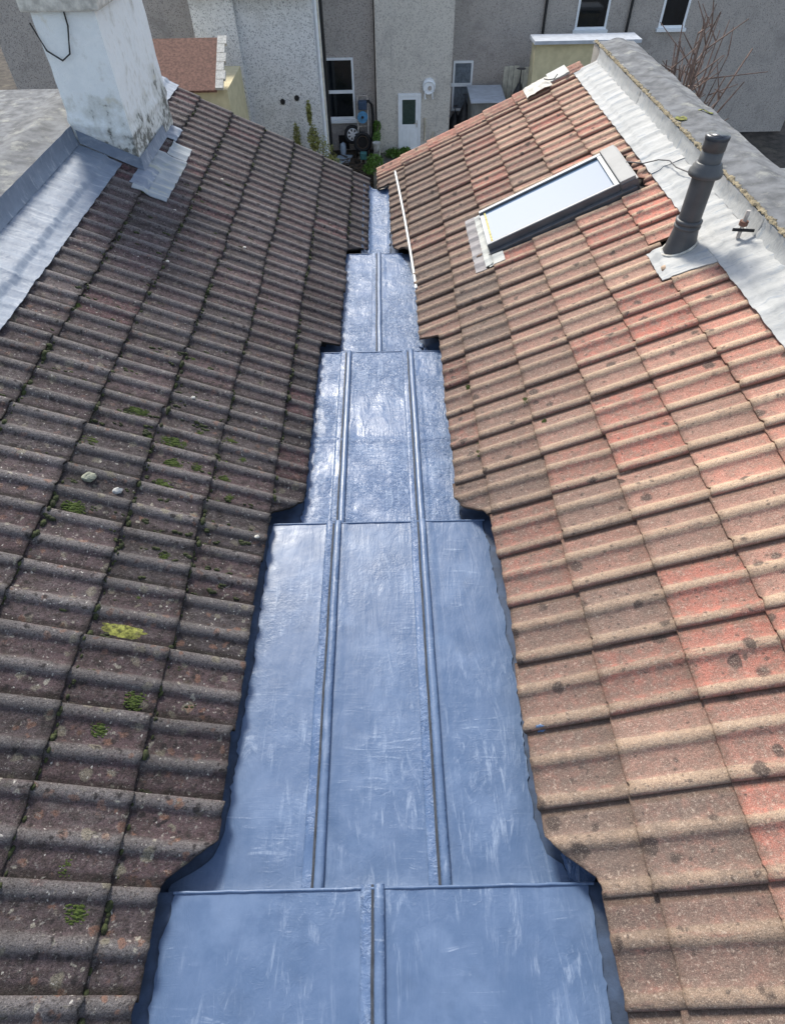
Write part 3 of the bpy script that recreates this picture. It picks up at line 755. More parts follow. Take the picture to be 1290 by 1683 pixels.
# ------------------------------------------------------------------ left parapet and chimney
XL = -2.452; zfl = SL.P((SL.o.x-XL)/CT, 0, .03).z; ztl = Z0-1.57
parl = empty('parapet_wall', (-2.65, 3.5, 0), 'low parapet wall with blue-grey lead flashing beside the white chimney', 'wall')
MB().box((-2.85, -1.5, 0), (XL-.004, 7.7, ztl-.01)).build('wall', 'brick_wall', parl)
def copl(a, b):
    y = -1.5 + 9.25*b; x = XL+.004 - a*.43
    return (x, y, ztl + .03*math.exp(-((a-.6)/.25)**2) + .010*nz(x*9, y*4) + .006*nz(x*30, y*22))
mb = MB(); mb.grid(copl, 14, 120)
rim = [copl(1, j/120) for j in range(121)]; rim2 = [(p[0]-.004, p[1], p[2]-.09) for p in rim]
mb.add(rim+rim2, [(j, 121+j, 122+j, j+1) for j in range(120)]); mb.build('coping', 'felt', parl, recalc=True)
ufl = (SL.o.x-XL)/CT
CH_Y0, CH_Y1, CH_X0, CH_X1 = 5.50, 6.68, -2.448, -1.998
for j, (a, b) in enumerate(((-.8, .9), (.9, 2.4), (2.4, 3.9), (3.9, 5.47), (6.70, 7.66))):
    dressed(SL, 4.70*SL.g, ufl+.004, a-.0, b+(.05 if b < 5 else 0), 'flashing_sheet', 'lead_shade_blue', parl, .30, .007 if j % 2 else .011, .006, 40+j*3.3)
    mb = MB()
    def upl(s, t, a=a, b=b, j=j):
        y = a + (b-a)*t + .02*t
        return (XL + .004 + .02*(1-s)**3 + .003*(j % 2) + .004*nz(y*5, s*3, j+9), y, zfl-.004 + (ztl+.012-zfl)*s + .004*nz(y*7, j))
    mb.grid(upl, 8, 50); mb.build('upstand_sheet', 'lead_shade_blue', parl)

chz = SL.P((SL.o.x-CH_X1)/CT, 0, 0).z - .02
chim = empty('chimney_stack', ((CH_X0+CH_X1)/2, (CH_Y0+CH_Y1)/2, chz), 'white rendered chimney stack with mildew stains rising from the dark tiles', 'chimney')
mb = MB(); H = 1.2
def slab(a, b, f):                            # slightly uneven rendered face
    return f(a, b)
faces = [lambda a, b: Vector((CH_X1-(CH_X1-CH_X0)*a, CH_Y0, chz+H*b)), lambda a, b: Vector((CH_X1, CH_Y1-(CH_Y1-CH_Y0)*a, chz+H*b)),
         lambda a, b: Vector((CH_X0+(CH_X1-CH_X0)*a, CH_Y1, chz+H*b)), lambda a, b: Vector((CH_X0, CH_Y0+(CH_Y1-CH_Y0)*a, chz+H*b))]
def dist(p):
    q = Vector(p); c = Vector(((CH_X0+CH_X1)/2, (CH_Y0+CH_Y1)/2, 0)); d = Vector((q.x-c.x, q.y-c.y, 0))
    d.x /= (CH_X1-CH_X0)/2; d.y /= (CH_Y1-CH_Y0)/2
    
    k = .006*nz(q.x*3, q.y*3, q.z*3) + .004*nz(q.x*11, q.y*11, q.z*11)
    bell = .012*max(0, 1-abs(q.z-(chz+.30+.25*max(0, -q.x-1.99)))/.05)
    q.x += (k+bell)*max(-1, min(1, d.x))*(abs(d.x) > .8); q.y += (k+bell)*max(-1, min(1, d.y))*(abs(d.y) > .8)
    return q
for f in faces: mb.grid(lambda a, b, f=f: dist(f(a, b)), 24, 60)
mb.grid(lambda a, b: dist((CH_X0+(CH_X1-CH_X0)*a, CH_Y0+(CH_Y1-CH_Y0)*b, chz+H)), 8, 8)
mb.build('shaft', 'render_white', chim, recalc=True)
MB().box((CH_X0-.05, CH_Y0-.05, chz+H-.12), (CH_X1+.05, CH_Y1+.05, chz+H+.02)).build('cap', 'mortar_pale', chim, .015)
for y in (5.8, 6.35):
    p = (-2.22, y, chz+H); MB().tube([p, (p[0], y, p[2]+.06), (p[0], y, p[2]+.30), (p[0], y, p[2]+.33)], [.12, .11, .09, .105], 18).build('chimney_pot', 'roof_brown', chim)
# soakers and apron round the chimney foot
dressed(SL, 3.93*SL.g, 4.35*SL.g, 5.20, 5.60, 'apron_sheet', 'lead_shade_blue', chim, .5, .010, .003, 61)
mb = MB(); u_a = (SL.o.x-CH_X1)/CT
def apr(s, t):                                # upstand against the near face, following the slope
    x = CH_X1 + .01 - (CH_X1-CH_X0)*t; u = (SL.o.x-x)/CT
    q = SL.P(u, CH_Y0-.012-.012*(1-s)**2, .04+.0); q.z += .10*s*CT; q.y += .003*nz(x*20, s*3); return q
mb.grid(apr, 6, 30); mb.build('apron_upstand', 'lead_shade_blue', chim)
dressed(SL, 3.48*SL.g, u_a/1.0+.01, 5.16, 5.98, 'side_sheet', 'lead_stained', chim, .85, .008, .005, 62)
dressed(SL, 3.52*SL.g, 4.0*SL.g, 6.00, 6.29, 'side_sheet', 'lead_stained', chim, .85, .012, .005, 63)
mb = MB()
def sdu(s, t):
    y = CH_Y0-.02 + .84*t; u = u_a-.02*(1-s)**2; q = SL.P(u, y, .04); q.x = CH_X1+.012+.02*(1-s)**2; q.z += .085*s; return q
mb.grid(sdu, 6, 40); mb.build('side_upstand', 'lead_shade_blue', chim)
dressed(SL, 3.97*SL.g, u_a+.01, 6.32, 6.62, 'side_sheet', 'lead_shade_blue', chim, .7, .010, .004, 64)
# cable round the chimney
pts = [(CH_X1-.20, CH_Y0-.012, chz+1.30), (CH_X1-.21, CH_Y0-.02, chz+1.0), (CH_X1-.26, CH_Y0-.025, chz+.84), (CH_X1-.33, CH_Y0-.02, chz+.80), (CH_X0+.03, CH_Y0-.02, chz+.86), (CH_X0-.02, CH_Y0-.02, chz+1.02)]
tag(MB().tube(pts, .006, 6).build('cable', 'wire_black'), 'black cable looped round the white chimney stack', 'cable')

# ------------------------------------------------------------------ roof window
rw = empty('roof_window', tuple(SR.P(.9, 5.1, 0)), 'grey framed roof window reflecting the sky set in the orange tiles', 'roof window')
def RB(name, u0, u1, y0, y1, w0, w1, mat, bevel=.003, parent=None):
    mb = MB(); mb.obox(SR.P(u0, y0, w0), SR.u*(u1-u0), (0, y1-y0, 0), SR.n*(w1-w0)); return mb.build(name, mat, parent or rw, bevel)
a0, a1, b0, b1 = SKY_U0, SKY_U1, SKY_Y0, SKY_Y1
RB('side_flashing', a0-.01, a1-.01, b0-.045, b0-.002, -.02, .050, 'grey_metal')
RB('side_flashing', a0-.01, a1-.01, b1+.002, b1+.035, -.02, .050, 'frame_pale')
RB('frame', a0, a1-.115, b0, b0+.045, -.02, .098, 'grey_metal'); RB('frame', a0, a1-.115, b1-.045, b1, -.02, .098, 'grey_metal')
RB('frame', a0, a0+.035, b0+.047, b1-.047, -.02, .086, 'frame_pale')
RB('cap', a1-.113, a1, b0-.004, b1+.004, -.01, .118, 'cap_metal', .006)
RB('cap_skirt', a1-.111, a1+.012, b0-.012, b0-.006, -.02, .095, 'grey_metal', .001)
RB('cap_skirt', a1+.002, a1+.014, b0-.005, b1+.004, -.02, .095, 'grey_metal', .001)
RB('sash_trim', a0+.002, a1-.117, b0+.004, b0+.016, .0985, .107, 'frame_pale', .002); RB('sash_trim', a0+.002, a1-.117, b1-.040, b1-.004, .0985, .107, 'frame_pale', .002)
RB('sash_trim', a1-.150, a1-.117, b0+.018, b1-.042, .070, .104, 'frame_pale', .002)
RB('sash_trim', a0+.037, a0+.052, b0+.047, b1-.047, .060, .092, 'yellow_lichen', .003)
RB('pane', a0+.030, a1-.120, b0+.018, b1-.042, .074, .088, 'sky_glass', 0)
dressed(SR, a0-.145, a0-.052, b0-.20, b1+.14, 'apron_sheet', 'lead_purple', rw, .85, .007, .006, 71)
dressed(SR, a0-.058, a0+.004, b0-.17, b1+.10, 'apron_sheet', 'lead_pale', rw, .5, .016, .004, 72)
dressed(SR, a0-.03, a0+.10, b0-.20, b0-.055, 'corner_soaker', 'lead_pale', rw, .6, .009, .003, 73)

# ------------------------------------------------------------------ flue pipe with lead slate
fb = SR.P(FLUE_U, FLUE_Y, .03)
fl = empty('flue_pipe', tuple(fb), 'dark grey plastic flue pipe with stepped collar standing on a lead slate', 'flue')
ax = Vector((0, .01, 1)).normalized()
def ring(h, r): return (fb + ax*h, r)
def lathe(name, seq, mat, seg=28):
    mb = MB(); mb.tube([fb+ax*(h if h < .2 else .2+(h-.2)*1.10) for h, r in seq], [r for h, r in seq], seg); return mb.build(name, mat, fl)
mb = MB()                                     # slanted boot, its foot parallel to the slope
seg = 28; e1 = SR.u; e2 = Vector((0, 1, 0))
def boot(a, b):
    t = a*2*math.pi; foot = fb - SR.n*.012 + e1*(math.cos(t)*.095*1.12) + e2*(math.sin(t)*.088) - e1*.012
    c = fb + ax*.145; top = c + Vector((math.cos(t)*.069, math.sin(t)*.069, 0))
    return foot.lerp(top, b**.8)
mb.grid(boot, seg, 8); mb.build('boot', 'flue', fl)
lathe('collar', [(.120,.074),(.125,.079),(.138,.080),(.140,.074),(.150,.074),(.152,.079),(.170,.080),(.174,.070)], 'flue')
lathe('pipe', [(.13,.066),(.44,.066)], 'flue')
lathe('flange', [(.400,.070),(.402,.094),(.412,.097),(.428,.094),(.436,.084),(.448,.084),(.452,.076),(.464,.075),(.468,.066)], 'flue')
lathe('terminal', [(.46,.062),(.515,.062),(.517,.058),(.524,.058),(.526,.064),(.575,.064)], 'flue')
lathe('cap', [(.574,.067),(.590,.068),(.596,.064),(.5965,.054),(.588,.052)], 'flue_cap')
dressed(SR, FLUE_U-.19, FLUE_U+.30, FLUE_Y-.27, FLUE_Y+.085, 'lead_slate', 'lead_white', fl, .35, .006, .010, 81, skew=-.12)
mb = MB(); mb.tube([fb+e1*(math.cos(t*.3)*.106)+e2*(math.sin(t*.3)*.090)-SR.n*.002-e1*.012+Vector((0, 0, .006+.004*nz(t*.7, 3))) for t in range(22)], .009, 6); mb.build('sealant_bead', 'mortar_pale', fl)

# cables, lead scraps and other small things by the flue
tag(MB().tube([SR.P(1.50, 5.05, .12), SR.P(1.60, 4.98, .085), SR.P(1.70, 4.95, .075), SR.P(1.755, 4.87, .072), SR.P(1.76, 4.74, .07), SR.P(1.80, 4.60, .068)], .0045, 6).build('cable', 'wire'), 'thin brown cable trailing from the roof window over the white flashing', 'cable')
v0 = SR.P(1.78, 3.66, .04)
vt = empty('vent_terminal', tuple(v0), 'small rusty valve and pipe stub on the lead behind the flue', 'pipe')
MB().tube([v0, v0+Vector((0, 0, .16))], .012, 8).build('pipe', 'steel', vt); MB().tube([v0+Vector((-.05, 0, .05)), v0+Vector((.07, -.02, .05))], .010, 8).build('spindle', 'rubber', vt)
MB().tube([v0+Vector((0, 0, .075)), v0+Vector((0, 0, .10))], .026, 8).build('nut', 'roof_brown', vt)
# the white plastic pipe lying in the valley
pA = SR.P(-1.26*SR.g, 7.38, .070); pB = at_z(684, 474, Z0-2.615)
pts = [pA.lerp(pB, t/12) + Vector((.008*math.sin(t/12*math.pi), 0, .012*math.sin(t/12*math.pi))) for t in range(13)]
tag(MB().tube(pts, .0115, 10).build('plastic_pipe', 'pole'), 'long thin white plastic pipe lying along the edge of the orange tiles', 'pipe')
# pale mortar bedding lump on the verge and its neighbour
mb = MB(); mb.grid(lambda a, b: SR.P(3.30*SR.g + a*.27, 7.50+.30*b, .062 + .010*nz(a*5, b*5) + .012*math.sin(a*3.14)), 10, 10)
mb.grid(lambda a, b: SR.P(3.30*SR.g + a*.27, 7.80, .062-.10*b), 6, 3); mb.grid(lambda a, b: SR.P(3.30*SR.g, 7.50+.30*a, .060-.04*b), 6, 2)
tag(mb.build('mortar_slab', 'mortar_pale'), 'cream mortar slab bedded on the far verge of the orange tiles', 'mortar')
mb = MB(); mb.grid(lambda a, b: SR.P(4.10*SR.g + a*.20, 7.62+.26*b, .060 + .006*nz(a*5, b*5, 4)), 8, 8); mb.grid(lambda a, b: SR.P(4.10*SR.g + a*.20, 7.62, .058-.03*b), 6, 2)
tag(mb.build('lead_scrap', 'lead_pale'), 'pale lead offcut lying at the top of the far verge', 'lead')
tag(MB().tube([SR.P(3.95*SR.g, 7.66, .10), SR.P(4.05*SR.g, 7.60, .09), SR.P(4.2*SR.g, 7.56, .085), SR.P(4.35*SR.g, 7.62, .09)], .006, 6).build('cable', 'wire'), 'short grey cable end beside the mortar slab on the far verge', 'cable')

# ------------------------------------------------------------------ moss, lichen, stones on the tiles
def on_slope(S, px, py, w=.02):
    v = ray(px, py); a = S.o + S.n*w; t = (a-CAM).dot(S.n)/v.dot(S.n); P = CAM + v*t
    u = (P-S.o).dot(S.u); return u, P.y
def moss_mesh(name, seed, n=130, spread=1.0):
    rnd = random.Random(seed); mb = MB()
    for q in range(n):
        a = rnd.uniform(0, 6.283); d = rnd.random()**.7; r = rnd.uniform(.035, .12)*(1.2-d*.6)
        c = Vector((math.cos(a)*d*.45*spread, math.sin(a)*d*.8, r*.35))
        mb.grid(lambda s, t: c + Vector((math.cos(s*6.283)*math.sin(t*1.9)*r, math.sin(s*6.283)*math.sin(t*1.9)*r, math.cos(t*1.9)*r*.9))*(1+.22*nz(c.x*9+s*5, c.y*9+t*5, seed)), 6, 3)
    return mb.mesh(name)
MM = [moss_mesh('moss_clump', s) for s in range(5)]
for m in MM: m.materials.append(MT['moss'])
MMD = [m.copy() for m in MM]
for m in MMD: m.materials[0] = MT['moss_dark']
def put_moss(S, px, py, r, kind, label, group, long=1.0):
    u, y = on_slope(S, px, py); me = random.choice(MM if kind == 'moss' else MMD)
    o = link('moss_clump', me); w = tile_top(S, u, y)
    m = S.mat() @ Matrix.Rotation(random.uniform(-.4, .4), 4, 'Z') @ Matrix.Diagonal((r*long*1.9, r*1.25, r*1.25, 1)); m.translation = S.P(u, y, w-.003)
    o.matrix_world = m; tag(o, label, 'moss', group); return o
LG = 'small green moss cushion growing in a pan of the dark tiles'
for (x, y, r, l) in [(225,673,.035,1.5),(238,676,.03,1.2),(210,672,.025,1),(290,723,.05,1.6),(275,720,.04,1.2),(305,728,.035,1.3),(288,760,.045,1.5),(327,767,.04,1.1),(275,795,.045,1.4),(265,789,.03,1),(246,716,.025,1),(155,722,.05,1.4),
                     (385,723,.04,1.6),(375,757,.03,1.3),(403,753,.035,1.2),(372,785,.035,1.4),(380,815,.03,1),(330,711,.03,1),(457,660,.03,1.2),(122,832,.055,1.2),(224,1150,.045,1.2),(168,1194,.045,1.1),(212,772,.028,1),(395,407,.022,1),(272,913,.03,1.2),(230,980,.026,1.1),(128,497,.04,1),
                     (245,1305,.028,1.5),(240,1420,.03,1.2),(132,1497,.045,1.3),(114,1420,.04,1.0),(468,515,.025,1.2),(440,520,.022,1.2),(455,545,.022,1),(320,587,.028,1.1)]:
    put_moss(SL, x, y, r, 'moss' if r > .028 or random.random() < .4 else 'dark', LG, 'moss cushions on the dark slope', l)
for (x, y, r, l) in [(767,632,.03,.7),(862,658,.03,.7),(783,725,.035,.6),(786,745,.03,.6),(893,690,.018,1)]:
    put_moss(SR, x, y, r, 'moss', 'small green moss tuft in a joint of the orange tiles', 'moss tufts on the orange slope', l)
rnd = random.Random(21); mb = MB()
for q in range(300):                          # scattered small moss specks in the pans
    px, py = rnd.gauss(290, 110), rnd.gauss(690, 190); u, y = on_slope(SL, px, py); v = ((y-SL.y0)*-1) % .3
    if prof(v) > .012 or u < cutL(y)*SL.g+.03 or u > 4.5*SL.g or y < 0: continue
    r = rnd.uniform(.004, .012); c = SL.P(u, y, tile_top(SL, u, y)-.002)
    for j in range(3):
        cc = c + SL.u*rnd.gauss(0, .012) + Vector((0, rnd.gauss(0, .006), 0))
        mb.grid(lambda a, b: cc + SL.u*(math.cos(a*6.283)*math.sin(b*1.9)*r*1.5) + Vector((0, math.sin(a*6.283)*math.sin(b*1.9)*r, 0)) + SL.n*(math.cos(b*1.9)*r*.7), 6, 2)
tag(mb.build('moss_specks', 'moss_dark'), 'scattered specks of moss in the pans of the dark tiles', 'moss', kind='stuff')
# fine moss and dirt collected along the joints of the dark courses: nobody could count it
mb = MB(); rnd = random.Random(3)
for i in range(-1, 5):
    for q in range(240):
        y = rnd.uniform(-.5, 7.6)
        if SL.g*i < cutL(y)*SL.g + .02: continue
        if i == 4 and 5.1 < y < 6.7: continue
        u = i*SL.g - rnd.uniform(.0, .018); r = rnd.uniform(.004, .013)*(1.15 if nz(y*2.3, i*5) > 0 else .7)
        w = tile_top(SL, u-.004, y); c = SL.P(u, y, w)
        mb.grid(lambda a, b: c + SL.u*(math.cos(a*6.283)*math.sin(b*1.9)*r) + Vector((0, math.sin(a*6.283)*math.sin(b*1.9)*r*1.8, 0)) + SL.n*(math.cos(b*1.9)*r*.8), 6, 2)
tag(mb.build('joint_moss', 'moss_dark'), 'fine dark moss lining the course joints of the dark tiles', 'moss', kind='stuff')
def patch(S, px, py, du, dy, mat, name, label, cat, seed):
    u, y = on_slope(S, px, py); mb = MB()
    def fn(a, b):
        t = b*2*math.pi; k = a*(1+.30*nz(math.cos(t)*2.2, math.sin(t)*2.2, seed)+.22*nz(math.cos(t)*8, math.sin(t)*8, seed))
        uu, yy = u+du*k*math.copysign(abs(math.cos(t))**.85, math.cos(t)), y+dy*k*math.copysign(abs(math.sin(t))**.85, math.sin(t))
        return S.P(uu, yy, tile_top(S, uu, yy)+.0025*(1-a**4)+.0004)
    mb.grid(fn, 6, 40); o = mb.build(name, mat); return tag(o, label, cat)
patch(SL, 206, 1036, .105, .034, 'moss_bright', 'lichen_patch', 'yellow-green lichen patch filling one pan of the dark tiles', 'lichen', 1)
patch(SR, 888, 1197, .018, .012, 'coat', 'coating_splash', 'blue splash of coating spilt on an orange tile', 'splash', 2)
def stone(name, p, r, mat, label, cat, seed, group=None):
    mb = MB(); p = Vector(p)
    mb.grid(lambda a, b: p + Vector((math.cos(a*6.283)*math.sin(b*3.1416)*r*1.3, math.sin(a*6.283)*math.sin(b*3.1416)*r, math.cos(b*3.1416)*r*.7+r*.45))*1.0 + Vector((1, 1, .6))*(r*.35*nz(math.cos(a*6.283)*1.5+seed, math.sin(a*6.283)*1.5, b*3)), 12, 8, smooth=False)
    return tag(mb.build(name, mat), label, cat, group)
u, y = on_slope(SL, 148, 784); stone('stone', SL.P(u, y, tile_top(SL, u, y)-.004), .028, 'stone', 'pale greenish stone lying in a pan of the dark tiles', 'stone', 2)
u, y = on_slope(SL, 195, 806); stone('stone', SL.P(u, y, tile_top(SL, u, y)-.006), .020, 'pot', 'flat grey stone chip on the dark tiles below the pale stone', 'stone', 5)
for q, (x, yy) in enumerate([(276,430),(403,405),(366,293),(395,200),(288,345),(422,885),(318,655),(300,520)]):
    u, y = on_slope(SL, x, yy); stone('pebble', SL.P(u, y, tile_top(SL, u, y)-.003), .011, 'mortar_pale', 'small white chip of mortar lying on the dark tiles', 'mortar chip', q*3, 'white chips on the dark slope')
def cop_patch(x0, y0, dx, dy, seed):
    mb = MB()
    mb.grid(lambda a, b: Vector((x0+dx*a*math.cos(b*6.283)*(1+.4*nz(math.cos(b*6.283)*2, math.sin(b*6.283)*2, seed)), y0+dy*a*math.sin(b*6.283)*(1+.4*nz(math.cos(b*6.283)*2, math.sin(b*6.283)*2, seed)), 0)) +
            Vector((0, 0, cop((x0+dx*a*math.cos(b*6.283)-XR+.004)/.43, (y0+dy*a*math.sin(b*6.283)+1.5)/9.45)[2]+.006+.008*(1-a))), 6, 26)
    return mb
for (px, py, dx, dy, lb) in ((1120,190,.045,.05,'bright yellow-green moss patch on the felt top of the parapet'), (1160,183,.07,.02,'thin streak of yellow moss beside the larger patch on the felt parapet')):
    p = at_z(px, py, zt+.02); tag(cop_patch(p.x, p.y, dx, dy, px).build('moss_patch', 'moss_bright'), lb, 'moss')

# ------------------------------------------------------------------ ground and the yards behind
mb = MB(); mb.grid(lambda a, b: (-150+300*a, -150+300*b, -.02), 4, 4); tag(mb.build('ground', 'soil', origin=(0, 0, 0)), kind='structure')
mb = MB(); mb.grid(lambda a, b: (-.05+9*a, 20+8*b, .0 + .0), 2, 2); tag(mb.build('yard_paving', 'concrete', origin=(0, 0, 0)), kind='structure')

DW, DD, DG = 28.0, 27.6, 24.5
def wy(px, py, Y): return at_y(px, py, Y)
# -- pebbledash house with the sash window
h1 = empty('house', (-4, DW, 0), 'brown-grey pebbledash house wall with white sash window behind the yard', 'house')
xa = wy(620, 200, DD).x
MB().box((-14, DW, 0), (xa-.05, DW+7, 5.9)).build('wall', 'dash_grey', h1)
mb = MB(); mb.add([(-14.3, DW-.35, 5.8), (xa-.05, DW-.35, 5.8), (xa-.05, DW+3.6, 8.2), (-14.3, DW+3.6, 8.2), (-14.3, DW+7.3, 5.8), (xa-.05, DW+7.3, 5.8)], [(0,1,2,3),(3,2,5,4)]); mb.build('roof', 'slate', h1)
def window(parent, px0, py0, px1, py1, Y, name='window', mid=None, ztop=None, glass='glass_dark', sill=True):
    a, b = wy(px0, py1, Y), wy(px1, py1, Y); x0, x1, z0 = a.x, b.x, a.z; z1 = ztop if ztop else wy(px0, py0, Y).z
    f = .075; mb = MB()
    mb.box((x0, Y-.05, z0), (x0+f, Y+.04, z1)).box((x1-f, Y-.05, z0), (x1, Y+.04, z1)).box((x0+f, Y-.048, z0), (x1-f, Y+.04, z0+f*1.15)).box((x0+f, Y-.048, z1-f), (x1-f, Y+.04, z1))
    w = mb.build(name, 'upvc', parent)
    if mid:
        zm = wy(px0, mid, Y).z; MB().box((x0+f, Y-.044, zm-.055), (x1-f, Y+.03, zm+.055)).build('meeting_rail', 'upvc', w)
    MB().box((x0+f*.9, Y-.02, z0+f), (x1-f*.9, Y-.012, z1-f*.9)).build('pane', glass, w)
    if sill: MB().box((x0-.05, Y-.16, z0-.11), (x1+.07, Y-.001, z0-.004)).build('sill', 'upvc', w, .01)
    return w
window(h1, 538, 0, 585, 196, DW, mid=151, ztop=wy(538, 95, DW).z)
window(h1, 300, 0, 345, 0, DW, ztop=5.3) if False else None
MB().box((wy(541,0,DW).x, DW-.03, .05), (wy(560,0,DW).x, DW-.002, .55)).build('air_brick_opening', 'underlay', h1)
# -- projecting light pebbledash wing
h2 = empty('house', (-5, DG, 0), 'light grey pebbledash rear wing with two round vent holes', 'house')
xw0, xw1 = wy(342, 150, DG).x, wy(525, 150, DG).x
xm = wy(408, 150, DG).x
MB().box((xm+.002, DG, 0), (xw1, DW-.004, 5.6)).build('wall', 'dash_light', h2)
MB().box((xw0, DG-.22, 0), (xm, DW-.004, 5.6)).build('wall', 'dash_light', h2)
mb = MB(); mb.add([(xw0-.1, DG-.45, 5.55), (xw1+.15, DG-.45, 5.55), (xw1+.15, DW+.1, 6.9), (xw0-.1, DW+.1, 6.9)], [(0,1,2,3)]); mb.build('roof', 'slate', h2)
for (px, py) in ((465,167),(488,161)):
    p = wy(px, py, DG); MB().tube([p+Vector((0, -.03, 0)), p+Vector((0, .01, 0))], [.085, .085], 14).build('vent_hole', 'rubber', h2)
for j, (px, r, m_) in enumerate(((528,.05,'upvc'),(533,.035,'cream_plastic'))):
    X = xw1+.07+.0*j; Yp = DG+.25+.9*j
    MB().tube([(X, Yp, .1), (X, Yp, 5.5)], r, 10).build('downpipe', m_, h2)
MB().tube([(xw1+.10, DG+2.2, .1), (xw1+.10, DG+2.2, 5.5)], .06, 10).build('downpipe', 'wire_black', h2)
# -- tan house with the white door
h3 = empty('house', (1.5, DD, 0), 'tan-grey pebbledash house wall with white glazed back door', 'house')
xb = wy(739, 180, DD).x
MB().box((xa, DD, 0), (xb, DD+6, 5.7)).build('wall', 'dash_tan', h3)
mb = MB(); mb.add([(xa-.02, DD-.35, 5.62), (xb+.2, DD-.35, 5.62), (xb+.2, DD+3.4, 7.9), (xa-.02, DD+3.4, 7.9), (xa-.02, DD+7, 5.6), (xb+.2, DD+7, 5.6)], [(0,1,2,3),(3,2,5,4)]); mb.build('roof', 'slate', h3)
d0, d1 = wy(654.5, 248, DD), wy(690, 248, DD); dz = max(.02, d0.z); dt = wy(654.5, 153.5, DD).z
mb = MB(); f = .085
mb.box((d0.x, DD-.07, dz), (d0.x+f, DD+.02, dt)).box((d1.x-f, DD-.07, dz), (d1.x, DD+.02, dt)).box((d0.x+f, DD-.068, dt-f), (d1.x-f, DD+.02, dt))
door = mb.build('door', 'upvc', h3)
g0, g1 = wy(661, 204, DD), wy(683, 163, DD)
X0, X1, Zb, Zt = d0.x+f+.004, d1.x-f-.004, dz+.05, dt-f-.004
mb = MB(); mb.box((X0, DD-.055, Zb), (g0.x, DD-.01, Zt)).box((g1.x, DD-.055, Zb), (X1, DD-.01, Zt)).box((g0.x, DD-.054, Zb), (g1.x, DD-.01, g0.z)).box((g0.x, DD-.054, g1.z), (g1.x, DD-.01, Zt)); mb.build('leaf', 'upvc', door)
xm_ = (g0.x+g1.x)/2
for (a, b) in ((g0.x+.01, xm_-.03), (xm_+.03, g1.x-.01)): MB().box((a, DD-.066, Zb+.14), (b, DD-.0545, g0.z-.16)).build('raised_panel', 'upvc', door, .006)
MB().box((g0.x-.003, DD-.035, g0.z-.003), (g1.x+.003, DD-.028, g1.z+.003)).build('glazing', 'glass_green', door)
MB().box((X1-.075, DD-.075, g0.z-.10), (X1-.045, DD-.056, g0.z+.14)).tube([(X1-.06, DD-.10, g0.z+.04), (X1-.16, DD-.10, g0.z+.04)], .012, 8).build('handle', 'steel', door)
MB().box((d0.x-.03, DD-.18, dz-.02), (d1.x+.03, DD-.001, dz+.045)).build('threshold', 'cream_plastic', door, .008)
# waste pipe and wall-mounted reel
a = wy(698, 194, DD-.07); b = wy(698, 230, DD-.07); c = wy(709, 230, DD-.07)
MB().tube([a, b, c, c+Vector((.08, 0, .3))], .038, 10).build('waste_pipe', 'cream_plastic', h3)
p = wy(705, 145, DD-.12)
reel = empty('wall_reel', tuple(p), 'white round reel with hanging loops mounted on the wall beside the door', 'reel')
MB().tube([p+Vector((0, .115, .06)), p+Vector((0, .0, .06))], [.25, .24], 22).build('drum', 'upvc', reel)
MB().tube([p+Vector((.03, 0, .0)), p+Vector((.03, -.03, .0))], [.075, .07], 14).build('hub', 'steel', reel)
for q, dx in enumerate((-.15, .13)): MB().tube([p+Vector((dx, .03, -.12)), p+Vector((dx*1.02, .02, -.28)), p+Vector((dx*1.05+.03, .02, -.36))], .03, 8).build('bracket', 'upvc', reel)
MB().tube([p+Vector((.22*math.sin(t*.5), -.01, .02-.22*math.cos(t*.5)*(.9+.05*t/12))) for t in range(14)], .025, 8).build('hose', 'upvc', reel)
# garden wall between the yards, with pot and growth
gw = empty('garden_wall', (xa+.0, 25.9, 0), 'low mossy garden wall dividing the two yards', 'wall')
mb = MB(); mb.box((xa-.16, 23.9, 0), (xa+.06, DD-.01, .80)); mb.build('masonry', 'concrete', gw, .01)
mb = MB(); mb.box((xa+.062, 23.9, .0), (xa+.10, DD-.01, .86)); mb.build('fence_board', 'stone', gw, .004)

def leaves(mb, centre, rad, n, size, rnd, flat=.0, up=.3):
    c = Vector(centre)
    for q in range(n):
        while True:
            d = Vector((rnd.uniform(-1, 1), rnd.uniform(-1, 1), rnd.uniform(-1, 1)))
            if d.length < 1: break
        d *= (.55+.45*rnd.random())/max(.3, d.length)*d.length**.4
        p = c + Vector((d.x*rad[0], d.y*rad[1], d.z*rad[2])); s = size*rnd.uniform(.6, 1.3)
        a = Vector((rnd.gauss(0, 1), rnd.gauss(0, 1), rnd.gauss(0, .6)+up)).normalized(); b = a.cross(Vector((rnd.gauss(0, 1), rnd.gauss(0, 1), rnd.gauss(0, 1)))).normalized()
        mb.add([p-a*s, p+b*s*.42-a*s*.1, p+a*s, p-b*s*.42-a*s*.1], [(0,1,2,3)])
def plant(name, base, blobs, n, size, mat, label, group=None, stems=3, seed=0):
    rnd = random.Random(seed); b = Vector(base); o = empty(name, base, label, 'plant', group)
    mb = MB()
    for c, r in blobs: leaves(mb, b+Vector(c), r, int(n*len(blobs)**0), size, rnd)
    mb.build('foliage', mat, o)
    mb = MB()
    for q in range(stems):
        c, r = blobs[q % len(blobs)]; tip = b + Vector(c) + Vector((rnd.gauss(0, .1), rnd.gauss(0, .1), r[2]*.6))
        mb.tube([b+Vector((rnd.gauss(0, .05), rnd.gauss(0, .05), -.02)), b.lerp(tip, .5)+Vector((rnd.gauss(0, .05), 0, 0)), tip], [.03, .02, .008], 6)
    mb.build('stem', 'bark', o); return o
